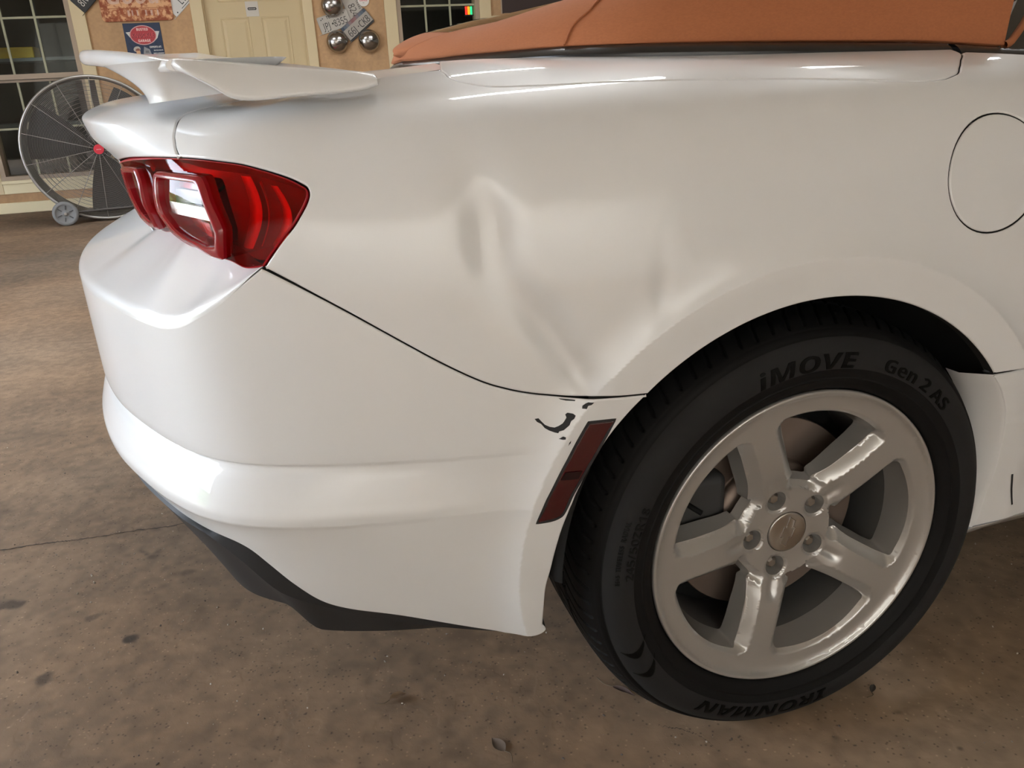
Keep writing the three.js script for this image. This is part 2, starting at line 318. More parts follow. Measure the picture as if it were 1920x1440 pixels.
// tonneau panel behind the roof -------------------------------------
{
  const o = outline(DECKSEAM, line2([[-.338, 1.14], [-.338, 1.24]]), smooth2([[-.338, 1.24], [0, 1.25], [.2, 1.27], [.36, 1.33], [.492, 1.355]], 24), line2([[.492, 1.355], [.492, 1.23]]));
  panel('tonneau_panel', (s, v) => U(s, v, 0), o, { mirrored: 'pair' });
}
// boot lid -----------------------------------------------------------
{
  const e = U.end, o = outline(LAMP_TOP.slice(0, iBoot + 1), BOOTSEAM, line2([[.942, 1.21], [1.2, 1.26], [e, 1.27]]), line2([[e, 1.27], [e, .923]]), line2([[e, .923], [1.175, .921]]));
  const rows = [[], []];
  for (let i = 0; i <= 40; i++) { const s = lerp(.942, e, i / 40), v = i < 16 ? lerp(1.21, 1.26, i / 16) : lerp(1.26, 1.27, (i - 16) / 24); rows[0].push(U(s, v)); rows[1].push(V3(lerp(-.40, -.37, i / 40), lerp(1.030, 1.040, Math.min(1, i / 12)), lerp(-.38, CL, i / 40))); }
  const deck = [0, .25, .5, .75, 1].map((t) => rows[0].map((p, i) => p.clone().lerp(rows[1][i], t)));
  panel('boot_lid', U, o, { extra: [loft(deck)], mirrored: 'join' });
  mesh('rear_panel', both(trim(outline(line2([[1.16, .79], [e, .79]]), line2([[e, .79], [e, .921]]), line2([[e, .921], [1.178, .919]]), line2([[1.178, .919], [1.16, .79]])), [], (s, v) => U(s, v, -.004), .03)), M.paint, car);
}
// bumper -------------------------------------------------------------
const EDGE = pchip([.7213, .771, .82, .863, .9086, .99, 1.1, 1.3, 1.7], [.8186, .7886, .7629, .7452, .739, .7405, .744, .746, .746]);
const WHITE_LOW = smooth2([[.4569, .2381], [.5350, .2610], [.6196, .2866], [.6893, .3017], [.7290, .3182], [.7628, .3525], [.7932, .3909], [.8187, .4200], [.86, .431], [.95, .433], [1.1, .433], [1.3, .433], [L.end, .433]], 100);
{
  const fil = (s) => 0.010 * sstep(.72, .80, s) + 0.0005, topEdge = [];
  for (let s = L.end; s >= .7225; s -= .01) topEdge.push(new THREE.Vector2(s, EDGE(s) - fil(s) + .0040 * sstep(.73, .78, s)));   // the panel is drawn in by its edge radius
  const o = outline(topEdge, SEAM,
    smooth2([[.2560, .6195], [.284, .5935], [.314, .558], [.344, .506], [.366, .452], [.381, .405], [.390, .365], [.397, .333], [.4, .29], [.401, .262]], 50),
    smooth2([[.401, .262], [.3960, .2480], [.4138, .2375], [.4569, .2381]], 14), WHITE_LOW, line2([[L.end, .433], [L.end, EDGE(L.end) - .010]]));
  // the sloping shelf under the lamps, rolled over the bumper's edge
  const sIn = pchip([.7213, .771, .82, .863, .91, .96, 1.05, 1.15, 1.25, 1.645], [.7229, .75, .79, .845, .89, .93, 1.01, 1.10, 1.2, 1.602]);
  const vIn = pchip([.7213, .771, .82, .863, .91, .955, 1.0, 1.05, 1.15, 1.25, 1.645], [.8163, .814, .819, .824, .830, .838, .834, .832, .832, .82, .82]);
  const rows = [], N = 110; for (let k = 0; k <= 14; k++) rows.push([]);
  for (let i = 0; i <= N; i++) {
    const s = lerp(.7225, L.end, i / N), E = EDGE(s), P0 = L(s, E - fil(s)), P1 = L(s, E), P2 = U(sIn(s), vIn(s), -.024 * sstep(.725, .78, s)), len = P2.distanceTo(P1), q = P1.clone().lerp(P2, clamp(fil(s) * 1.3 / Math.max(len, 1e-3), 0, .6));
    for (let k = 0; k <= 6; k++) { const t = k / 6; rows[k].push(P0.clone().multiplyScalar((1 - t) * (1 - t)).addScaledVector(P1, 2 * t * (1 - t)).addScaledVector(q, t * t)); }
    const scoop = .004 * (Math.exp(-(((s - .86) / .06) ** 2)) + Math.exp(-(((s - 1.07) / .06) ** 2)));
    for (let k = 7; k <= 14; k++) { const t = (k - 6) / 8, w = q.clone().lerp(P2, t); w.y -= scoop * Math.sin(Math.PI * t) ; rows[k].push(w); }
  }
  panel('rear_bumper', fBumper, o, { extra: [loft(rows)], mirrored: 'join', max: (s, v) => Math.min(fine(.012, .0045)(s, v), s > .45 && v > .44 && v < .57 ? (v > .538 ? .0035 : .005) : .012) });
  // black lower valance
  const low = pchip([.44, .5361, .626, .7473, .8137, .9, 1.0, 1.1, 1.3, 1.65], [.232, .2405, .2438, .246, .295, .30, .305, .315, .33, .335]);
  const lowO = pchip([.44, .55, .65, .7473, .82, .9, 1.0, 1.3, 1.65], [-.072, -.07, -.066, -.066, -.055, -.05, -.06, -.07, -.07]);
  const crease = pchip([.44, .6, .787, .8465, .90, 1.0, 1.3, 1.65], [.234, .262, .335, .395, .428, .425, .425, .425]);
  const white = pchip(WHITE_LOW.filter((p, i) => i % 3 === 0).map((p) => p.x), WHITE_LOW.filter((p, i) => i % 3 === 0).map((p) => p.y));
  const A = [], B = [], C = [], Dd = [], Ee = [];
  for (let i = 0; i <= 120; i++) {
    const s = lerp(.45, L.end, i / 120), w = white(clamp(s, .4575, L.end)), p = L(s, w + .006); A.push(L(s, w + .006, -.010)); B.push(L(s, w - .001, -.006));
    const c = Math.min(crease(s), w - .0015); C.push(L(s, c, lerp(-.005, .006, sstep(.7, .8, s)) - (L(s, c).distanceTo(L(s, w)) > .05 ? 0 : 0)));
    const base = L(s, .6), nd = L(s, .6, 1).sub(base); const q = base.clone().addScaledVector(nd, lowO(s)); q.y = Math.min(low(s), c - .001); Dd.push(q);
    const q2 = base.clone().addScaledVector(nd, lowO(s) - .12); q2.y = Math.min(low(s), c) + .01; Ee.push(q2);
  }
  const vg = [loft([A, B]), loft([B, C]), loft([C, Dd]), loft([Dd, Ee])];
  mesh('lower_valance', both(merge(vg)), M.blackPlastic, car);
}
// rocker panel ahead of the wheel ------------------------------------
{
  const edge = smooth2([[-.306, .564], [-.330, .530], [-.345, .495], [-.352, .455], [-.354, .415], [-.352, .371], [-.346, .323], [-.337, .286]], 40);
  const fR = (s, v) => L(s, v, .006 * (1 - sstep(.40, .45, Math.hypot(s, v - HUB))) + .01 * sstep(.35, .27, v) );
  const o = outline(edge, line2([[-.337, .286], [-.45, .284], [-1.75, .28]]), line2([[-1.75, .28], [-1.75, .556]], .05), line2([[-1.75, .556], [-.62, .558], [-.36, .564], [-.306, .564]]));
  const lip = [edge.map((p) => fR(p.x, p.y)), edge.map((p, i) => fR(p.x, p.y).add(V3(-.006, 0, -.004))), edge.map((p, i) => fR(p.x, p.y).add(V3(-.028, -.004, -.035))), edge.map((p) => fR(p.x, p.y).add(V3(-.03, -.004, -.06)))];
  const under = []; for (let k = 0; k <= 3; k++) under.push([]);
  for (let i = 0; i <= 30; i++) { const x = lerp(.337, 1.75, i / 30), p = fR(-x, .286); under[0].push(p); under[1].push(p.clone().add(V3(-.004, -.006, -.004))); under[2].push(p.clone().add(V3(-.03, -.034, -.03))); under[3].push(p.clone().add(V3(-.03, -.036, -.14))); }
  panel('rocker_panel', fR, o, { extra: [loft(lip), loft(under)], max: .02 });
  mesh('jacking_slot', trim(outline(line2([[-.393, .375], [-.397, .375], [-.416, .312], [-.412, .312], [-.393, .375]].map(([a, b]) => [a, b]))), [], (s, v) => fR(s, v).add(V3(0, 0, .0006)), .02), M.blackPlastic, car);
}
// wheel-house liner, floor pan ---------------------------------------
{
  const prof = [[.392, -.012], [.40, -.02], [.402, -.10], [.402, -.32], [.30, -.34], [.02, -.345]];
  const g = grid(60, prof.length - 1, (u, v) => { const [r, z] = prof[Math.round(v * (prof.length - 1))], t = lerp(-4, 178, u) * D2R; return V3(r * Math.cos(t) * (Math.cos(t) > 0 ? .97 : .965), HUB + r * Math.sin(t), z); });
  mesh('wheel_house_liner', g, M.liner, car); mesh('wheel_house_liner', mirror(g), M.liner, car);
  mesh('floor_pan', bx(2.3, .05, 1.1, .55, .24, CL), M.liner, car); mesh('floor_pan', bx(1.2, .06, 1.5, 1.1, .25, CL), M.liner, car); mesh('spare_wheel_well', bx(.32, .1, 1.2, -.66, .38, CL), M.liner, car); mesh('bulkhead', bx(.03, .55, 1.6, 1.74, .5, CL), M.liner, car);
}
// belt moulding and roof ----------------------------------------------
const MOULD_LOW = [[-.382, 1.0450, CL], [-.376, 1.0420, -.780], [-.358, 1.0413, -.650], [-.325, 1.0414, -.520], [-.285, 1.0414, -.420], [-.235, 1.0410, -.340], [-.158, 1.0390, -.275], [-.035, 1.0350, -.235], [.173, 1.0271, -.208], [.348, 1.0175, -.185], [.455, 1.0067, -.165], [.62, .996, -.142], [1.0, .985, -.135], [1.7, .97, -.14]].map((a) => V3(...a));
const SOFT_LOW = [[-.382, 1.0555, CL], [-.376, 1.0528, -.790], [-.358, 1.0528, -.665], [-.325, 1.0539, -.540], [-.285, 1.0538, -.440], [-.235, 1.0538, -.360], [-.158, 1.0518, -.295], [-.035, 1.0492, -.255], [.173, 1.0426, -.228], [.299, 1.0371, -.215], [.364, 1.0322, -.205], [.444, 1.0243, -.195]].map((a) => V3(...a));
{
  const low = new THREE.CatmullRomCurve3(MOULD_LOW, false, 'centripetal').getPoints(160), out = (p, i, a) => { const t = a[Math.min(i + 1, a.length - 1)].clone().sub(a[Math.max(0, i - 1)]).setY(0).normalize(); return V3(-t.z, 0, t.x).multiplyScalar(1); };
  const sec = [[.003, -.010], [.004, -.002], [.002, .001], [-.006, .007], [-.016, .011], [-.03, .012], [-.04, .006], [-.05, -.02]];
  const rows = sec.map(([o, h]) => low.map((p, i) => p.clone().addScaledVector(out(p, i, low), o).add(V3(0, h, 0))));
  const cutAt = low.findIndex((p) => p.x > .348); mesh('belt_moulding', both(loft(rows.map((r) => r.slice(0, cutAt)))), M.moulding, car);
  for (const q of [(g) => g, mirror]) mesh('belt_moulding', q(loft(rows.map((r) => r.slice(cutAt)))), M.moulding, car);
}
{
  const upper = [[-.380, 1.0605, CL], [-.378, 1.064, -.88], [-.376, 1.074, -.82], [-.347, 1.088, -.75], [-.309, 1.097, -.69], [-.190, 1.115, -.61], [-.089, 1.132, -.57], [.087, 1.164, -.54], [.391, 1.222, -.51], [.708, 1.286, -.48]].map((a) => V3(...a));
  const A = new THREE.CatmullRomCurve3(SOFT_LOW, false, 'centripetal'), B = new THREE.CatmullRomCurve3(upper, false, 'centripetal');
  const n = 120, rows = [], tb = (t) => t;
  const a = A.getSpacedPoints(n), b = []; for (let i = 0; i <= n; i++) { const x = a[i].x, z = a[i].z; // partner point: further up and inwards, same share of the way
    b.push(B.getPointAt(clamp(Math.pow(i / n, .93), 0, 1))); }
  const low = a.map((p) => p.clone().add(V3(.004, -.003, -.02)));
  rows.push(low);
  for (let k = 0; k <= 14; k++) { const t = k / 14; rows.push(a.map((p, i) => { const q = p.clone().lerp(b[i], t), w = p.distanceTo(b[i]); q.y += .13 * w * Math.sin(Math.PI * Math.pow(t, .7)) ; q.z += .06 * w * Math.sin(Math.PI * t); return q; })); }
  rows.push(b.map((p) => p.clone().add(V3(.004, -.006, -.004))));
  const roofTop = [b.map((p) => p.clone()), b.map((p, i) => p.clone().lerp(V3(p.x, p.y + .03, CL), .5)), b.map((p) => V3(p.x, p.y + .035, CL))];
  const soft = mesh('soft_top', both(loft(rows)), null, car);
  // cloth weave, in colour and relief
  M.cloth = std('#c07142', 0.92);
  M.cloth.color = new THREE.Color().setRGB(.50, .175, .07);
  M.cloth.map = dataTex(256, (u, v) => { const k = 236 + 19 * (fbm(u * 40, v * 40, 40, 3) - .5) + 7 * Math.sin(u * 256 * 1.57) * Math.sin(v * 256 * 1.57); return [k, k, k]; }, true, 10);
  M.cloth.bumpMap = M.cloth.map; M.cloth.bumpScale = .0004;
  soft.material = M.cloth;
  { const at = (i, k) => rows[k + 1][i].clone(), pts = []; for (let k = 0; k <= 14; k++) { const i = Math.round(lerp(.455, .56, Math.pow(k / 14, 1.25)) * n); pts.push(at(i, k).add(V3(-.0006, .0008, .0008))); } mesh('seam', tube(pts, .0016, 50, 6), M.cloth, soft); }
  // rear window and the roof above it
  const g = [], m = 24;
  const all = B.getPoints(120), strip = (edge) => loft([0, .08, .16, .25, .4, .55, .7, .85, 1].map((t) => edge.map((p) => V3(p.x + .005 - .02 * Math.sin(t * 1.57), p.y - .004 + .006 * t + .012 * Math.sin(t * 1.5708) * clamp((p.x + .42) / .2, 0, 1), lerp(p.z, CL, t)))));
  mesh('rear_window', both(strip(all.filter((p) => p.x < .30 && p.x > -.315))), M.glassDark, car); mesh('rear_cloth', both(strip(all.filter((p) => p.x < -.309))), M.cloth, soft);
  const ed2 = B.getPoints(80).filter((p) => p.x >= .27);
  mesh('roof_cloth', both(loft([0, .2, .5, 1].map((t) => ed2.map((p) => V3(p.x, p.y + .045 * Math.sin(t * 1.57), lerp(p.z, CL, t)))))), M.cloth, soft);
  // front hem of the roof with its cloth edge, and the dark side glass ahead of it
  const fe = [[.444, 1.024, -.195], [.456, 1.026, -.198], [.476, 1.037, -.207], [.519, 1.062, -.232], [.638, 1.147, -.315], [.776, 1.245, -.415], [.82, 1.28, -.46]].map((a) => V3(...a));
  mesh('front_hem', tube(fe, .006, 50, 8), M.cloth, soft);
  for (const q of [(w) => w, mirror]) mesh('side_glass', q(loft([fe.map((p) => p.clone().add(V3(-.02, -.04, -.03))), fe.map((p) => V3(p.x + 1.0, p.y - .06, p.z - .02))])), M.glassDark, car);
}
// spoiler --------------------------------------------------------------
{
  // sections from the centre to the end: trailing edge, leading edge, thickness of the trailing edge
  const st = [ // z, xTrail, yTrail, xLead, yLead, thick
    [CL, -.962, 1.092, -.78, 1.083, .022], [-.75, -.953, 1.088, -.772, 1.078, .023], [-.62, -.918, 1.083, -.75, 1.070, .024], [-.5, -.880, 1.076, -.72, 1.061, .024], [-.4, -.845, 1.069, -.68, 1.052, .022], [-.3, -.810, 1.060, -.62, 1.041, .019], [-.250, -.790, 1.0545, -.57, 1.032, .016], [-.226, -.779, 1.0522, -.55, 1.027, .0125]];
  const rows = []; const sec = (z, xt, yt, xl, yl, th) => {
    const c = Math.cos, o = [];
    for (let k = 0; k <= 10; k++) { const t = k / 10; o.push(V3(lerp(xl, xt, t), lerp(yl, yt, t) - .004 * Math.sin(Math.PI * t), z)); }             // top, nose to tail
    for (let k = 1; k <= 5; k++) { const a = k / 5 * Math.PI; o.push(V3(xt - .008 * Math.sin(a), yt - th * (1 - c(a)) / 2, z)); }                    // rounded trailing edge
    for (let k = 1; k <= 8; k++) { const t = k / 8; o.push(V3(lerp(xt, xl, t), lerp(yt - th, yl - .012, t) , z)); }
    o.push(V3(xl, yl, z)); return o;
  };
  for (const s of st) rows.push(sec(...s));
  const blade = (() => { const cols = rows[0].map((_, k) => new THREE.CatmullRomCurve3(rows.map((r) => r[k]), false, 'centripetal').getPoints(48)); const cap = rows[rows.length - 1], pos = [], id = []; cap.forEach((p) => pos.push(p.x, p.y, p.z)); for (let i = 0; i < 11; i++) id.push(i, i + 1, cap.length - 3 - i, i, cap.length - 3 - i, cap.length - 2 - i); return merge([loft(cols), geo(pos, id)]); })();
  // the end fairing: a plate that runs forward along the top of the quarter panel
  const up = [[-.786, 1.0515, -.245], [-.780, 1.0515, -.230], [-.774, 1.0515, -.220], [-.732, 1.047, -.213], [-.671, 1.040, -.206], [-.608, 1.033, -.199], [-.558, 1.027, -.194], [-.5425, 1.0235, -.192]].map((a) => V3(...a));
  const dn = [[-.786, 1.0455, -.245], [-.779, 1.0430, -.226], [-.765, 1.0375, -.206], [-.738, 1.0215, -.196], [-.713, 1.0065, -.190], [-.640, 1.0060, -.180], [-.562, 1.0095, -.178], [-.5415, 1.0145, -.181]].map((a) => V3(...a));
  const cu = new THREE.CatmullRomCurve3(up, false, 'centripetal').getPoints(48), cd = new THREE.CatmullRomCurve3(dn, false, 'centripetal').getPoints(48);
  const pr = []; const inn = V3(0, 0, -.05);
  pr.push(cu.map((p, i) => p.clone().add(V3(.012, -.004, -.06)))); pr.push(cu.map((p) => p.clone().add(V3(0, .002, -.008)))); pr.push(cu.map((p) => p.clone().add(V3(0, .0008, -.003)))); pr.push(cu);
  for (const t of [.06, .25, .5, .75, .9]) pr.push(cu.map((p, i) => p.clone().lerp(cd[i], t).add(V3(0, 0, .004 * Math.sin(Math.PI * t)))));
  pr.push(cd); pr.push(cd.map((p) => p.clone().add(V3(.001, -.0025, -.003)))); pr.push(cd.map((p) => p.clone().add(V3(.002, -.002, -.012)))); pr.push(cd.map((p, i) => p.clone().add(V3(.014, .006, -.06))));
  // foot under the blade, flowing into it
  const foot = []; for (let k = 0; k <= 14; k++) { const t = k / 14, xr = lerp(-.824, -.878, Math.pow(t, 1.9)), xf = lerp(-.70, -.64, Math.pow(t, .8)), y = lerp(1.003, 1.052, t) , zo = lerp(-.272, -.238, Math.pow(t, 1.6)), zi = lerp(-.36, -.44, t);
    const ring = []; for (let j = 0; j <= 32; j++) { const a = j / 32 * 2 * Math.PI, ca = Math.cos(a), sa = Math.sin(a), sq = (q) => Math.sign(q) * Math.pow(Math.abs(q), .6), fx = sq(ca), x = (xr + xf) / 2 + (xf - xr) / 2 * fx; ring.push(V3(x, y + (x + .82) * .09 * (1 - t), (zo + zi) / 2 + (zo - zi) / 2 * sq(sa) + (x < -.8 ? (x + .8) * 1.1 : 0))); } foot.push(ring); }
  mesh('spoiler', both(merge([blade, loft(pr), loft(foot)])), M.paint, car);
}
// tail lamps -----------------------------------------------------------
{
  const BOT = smooth2([[.7225, .8150], [.7473, .8130], [.7738, .8206], [.82, .8215], [.86, .829], [.895, .845], [.915, .8455], [.95, .838], [1.0, .832], [1.06, .834], [1.12, .842], [1.165, .862], [1.175, .885], [1.175, .921]], 90);
  const o = outline(LAMP_TOP, BOT), oi = inset(o, .003);
  const lamp = new THREE.Group(); lamp.name = 'tail_lamp'; car.add(lamp); lamp.userData.label = 'red tail lamp with two framed silver light bars';
  const h = hem(oi, U, .002, .03);
  // two framed elements stand out of the lens; each frame as [outer, inner]
  const HEX = [
    [[[.905, .9235], [.802, .9210], [.784, .8934], [.768, .8600], [.7745, .8250], [.800, .8235], [.855, .8330], [.888, .845], [.903, .866], [.909, .895]], [[.898, .9150], [.810, .9130], [.793, .8880], [.7805, .8560], [.7860, .8395], [.808, .8375], [.852, .8445], [.878, .8545], [.892, .872], [.899, .895]]],
    [[[1.095, .918], [1.000, .9225], [.981, .9030], [.975, .865], [.985, .840], [1.02, .836], [1.07, .845], [1.09, .862], [1.105, .885]], [[1.087, .910], [1.006, .914], [.990, .899], [.985, .868], [.993, .851], [1.022, .848], [1.064, .855], [1.079, .868], [1.092, .888]]]];
  const ring = (c, n = 64) => { const pts = c.map(([a, b]) => new THREE.Vector3(a, b, 0)); return new THREE.CatmullRomCurve3(pts, true, 'catmullrom', .18).getPoints(n).slice(0, n).map((p) => new THREE.Vector2(p.x, p.y)); };
  const hexIn = HEX.map((q) => ring(q[1])), hexOut = HEX.map((q) => ring(q[0]));
  mesh('lens', merge([trim(oi, hexOut.map((q) => q.slice().reverse()), U, .012)]), M.redLens, lamp);
  mesh('lens_edge', merge([h[0], h[1]]), M.redDark, lamp);
  mesh('housing', trim(inset(o, .004), hexIn.map((q) => q.slice().reverse()), (s, v) => U(s, v, -.034), .014), M.redDark, lamp);
  // curved reflector walls behind the lens, outboard of each frame
  const wall = (s0, bow, v0, v1, w, dOut, dIn) => grid(6, 18, (u, v) => { const y = lerp(v0, v1, v), s = s0 - bow * Math.sin(Math.PI * clamp((y - v0) / (v1 - v0), 0, 1)) - w * u; return U(s, y, lerp(dIn, dOut, Math.sin(Math.PI * u * .5))); });
  for (const g of [wall(.768, .016, .836, .918, .030, -.008, -.03), wall(.735, .012, .838, .910, .008, -.012, -.03), wall(.722, .018, .836, .906, .020, -.006, -.028)]) mesh('reflector', g, M.redBright, lamp);
  mesh('reflector', merge([wall(.972, .015, .845, .915, .05, -.012, -.03)]), M.redInner, lamp);
  HEX.forEach((q, k) => {
    const O = hexOut[k], I = hexIn[k], n = O.length, R = [[], [], [], [], [], []];
    for (let i = 0; i <= n; i++) { const a = O[i % n], b = I[i % n], m = a.clone().lerp(b, .3); R[0].push(U(a.x, a.y, -.012)); R[1].push(U(a.x, a.y, .006)); R[2].push(U(m.x, m.y, .0105)); R[3].push(U(lerp(a.x, b.x, .85), lerp(a.y, b.y, .85), .009)); R[4].push(U(b.x, b.y, .006)); R[5].push(U(b.x, b.y, -.022)); }
    const fr = mesh('lamp_frame', merge([loft(R.slice(0, 2)), loft(R.slice(1, 4)), loft(R.slice(3, 5)), loft(R.slice(4))]), M.bezel, lamp);
    mesh('inner_wall', trim(I, [], (s, v) => U(s, v, -.022), .014), M.redInner, lamp);
    const c = I.reduce((p, v) => p.add(v.clone().divideScalar(n)), new THREE.Vector2()), w = k ? .036 : .046;
    // silver bar: a bright stepped box across the middle
    const bar = (u0, u1, v0, v1, d0, d1, tilt = 0) => { const P = (s, v, d) => U(s, v + tilt * (s - c.x), d); const q = [P(u0, v0, d1), P(u1, v0, d1), P(u1, v1, d1), P(u0, v1, d1), P(u0, v0, d0), P(u1, v0, d0), P(u1, v1, d0), P(u0, v1, d0)]; const pos = [], quad = (a, b, e, f) => [a, b, e, a, e, f].forEach((i) => pos.push(q[i].x, q[i].y, q[i].z)); quad(0, 1, 2, 3); quad(0, 4, 5, 1); quad(1, 5, 6, 2); quad(2, 6, 7, 3); quad(3, 7, 4, 0); const id = [...Array(pos.length / 3).keys()]; return geo(pos, id); };
    mesh('light_bar', bar(c.x - w, c.x + w * 1.05, .870, .8850, -.022, -.003, .05), M.chrome, lamp); mesh('light_bar', bar(c.x - w * .9, c.x + w * 1.05, .8855, .900, -.022, -.012, .03), M.lampGrey, lamp);
    for (let j = 0; j < 3; j++) mesh('light_guide', bar(c.x - w * .92, c.x + w * .55, .8720 + j * .0042, .8740 + j * .0042, -.004, -.0012, .05), M.clear, lamp);
    mesh('clear_cover', trim(I, [], (s, v) => U(s, v, .003), .014), M.clear, lamp);
    for (const g of [wall(c.x + w * .2, 0, .847, .864, w * .9, -.010, -.021), wall(c.x + w, 0, .903, .910, w * 1.6, -.008, -.02)]) mesh('reflector', g, M.redInner, lamp);
  });
  const far = lamp.clone(); car.add(far); far.traverse((m) => { if (m.isMesh) m.geometry = mirror(m.geometry); });
}
// side marker, chipped paint ---------------------------------------------
{
  const o = outline(line2([[.3382, .5928], [.3004, .5910]], .006), smooth2([[.3004, .5910], [.316, .562], [.340, .520], [.358, .487], [.370, .460], [.3775, .4525], [.390, .4495], [.4105, .4500]], 40), smooth2([[.4105, .4500], [.396, .484], [.372, .532], [.354, .566], [.3382, .5928]], 30));
  const f = (s, v) => fBumper(s, v, .0012), oi = inset(o, .004), h = hem(oi, f, .0015, .006);
  const mk = mesh('side_marker', merge([trim(oi, [], f, .01), h[0], h[1]]), M.marker, car); mk.userData.label = 'dark red side reflector';
  mk.material.bumpMap = dataTex(128, (u, v) => { const k = 128 + 60 * Math.sin(u * Math.PI * 32) * Math.sin(v * Math.PI * 32); return [k, k, k]; }, false, 14); mk.material.bumpScale = .0006;
  const fr = merge([trim(inset(o, -.001), [inset(o, .0042).reverse()], (s, v) => fBumper(s, v, .0004), .01)]); mesh('marker_seat', fr, M.blackPlastic, mk);
  // cross bar moulded into the reflector
  mesh('marker_bar', trim(outline(line2([[.3700, .524], [.3460, .522], [.3520, .511], [.3760, .513], [.3700, .524]], .004)), [], (s, v) => fBumper(s, v, .0022), .008), std([.012, .001, .002], .3), mk);
  const chips = [
    [[.4060, .6000], [.4030, .5955], [.3980, .5925], [.3935, .5865], [.3880, .5830], [.3815, .5805], [.3770, .5795], [.3755, .5820], [.3700, .5835], [.3665, .5865], [.3625, .5900], [.3600, .5955], [.3560, .5985], [.3540, .6025], [.3570, .6050], [.3640, .6062], [.3668, .6040], [.3655, .6000], [.3680, .5960], [.3705, .5925], [.3760, .5890], [.3810, .5870], [.3870, .5880], [.3930, .5910], [.3970, .5955], [.4010, .6005]],
    [[.3770, .5722], [.3720, .5712], [.3685, .5716], [.3680, .5745], [.3715, .5755], [.3745, .5735]],
    [[.3655, .5620], [.3640, .5665], [.3615, .5695], [.3620, .5660], [.3640, .5640]],
    [[.3375, .6195], [.3300, .6190], [.3335, .6160], [.3380, .6150], [.3400, .6110], [.3455, .6115], [.3450, .6150], [.3415, .6175]],
    [[.3740, .6255], [.3530, .6225], [.3535, .6210], [.3650, .6220], [.3720, .6240]]];
  chips.forEach((c) => mesh('paint_chip', trim(outline(c.map((p) => new THREE.Vector2(...p))), [], (s, v) => fBumper(s, v, .0006), .006), std([.014, .014, .016], .7), car));
}

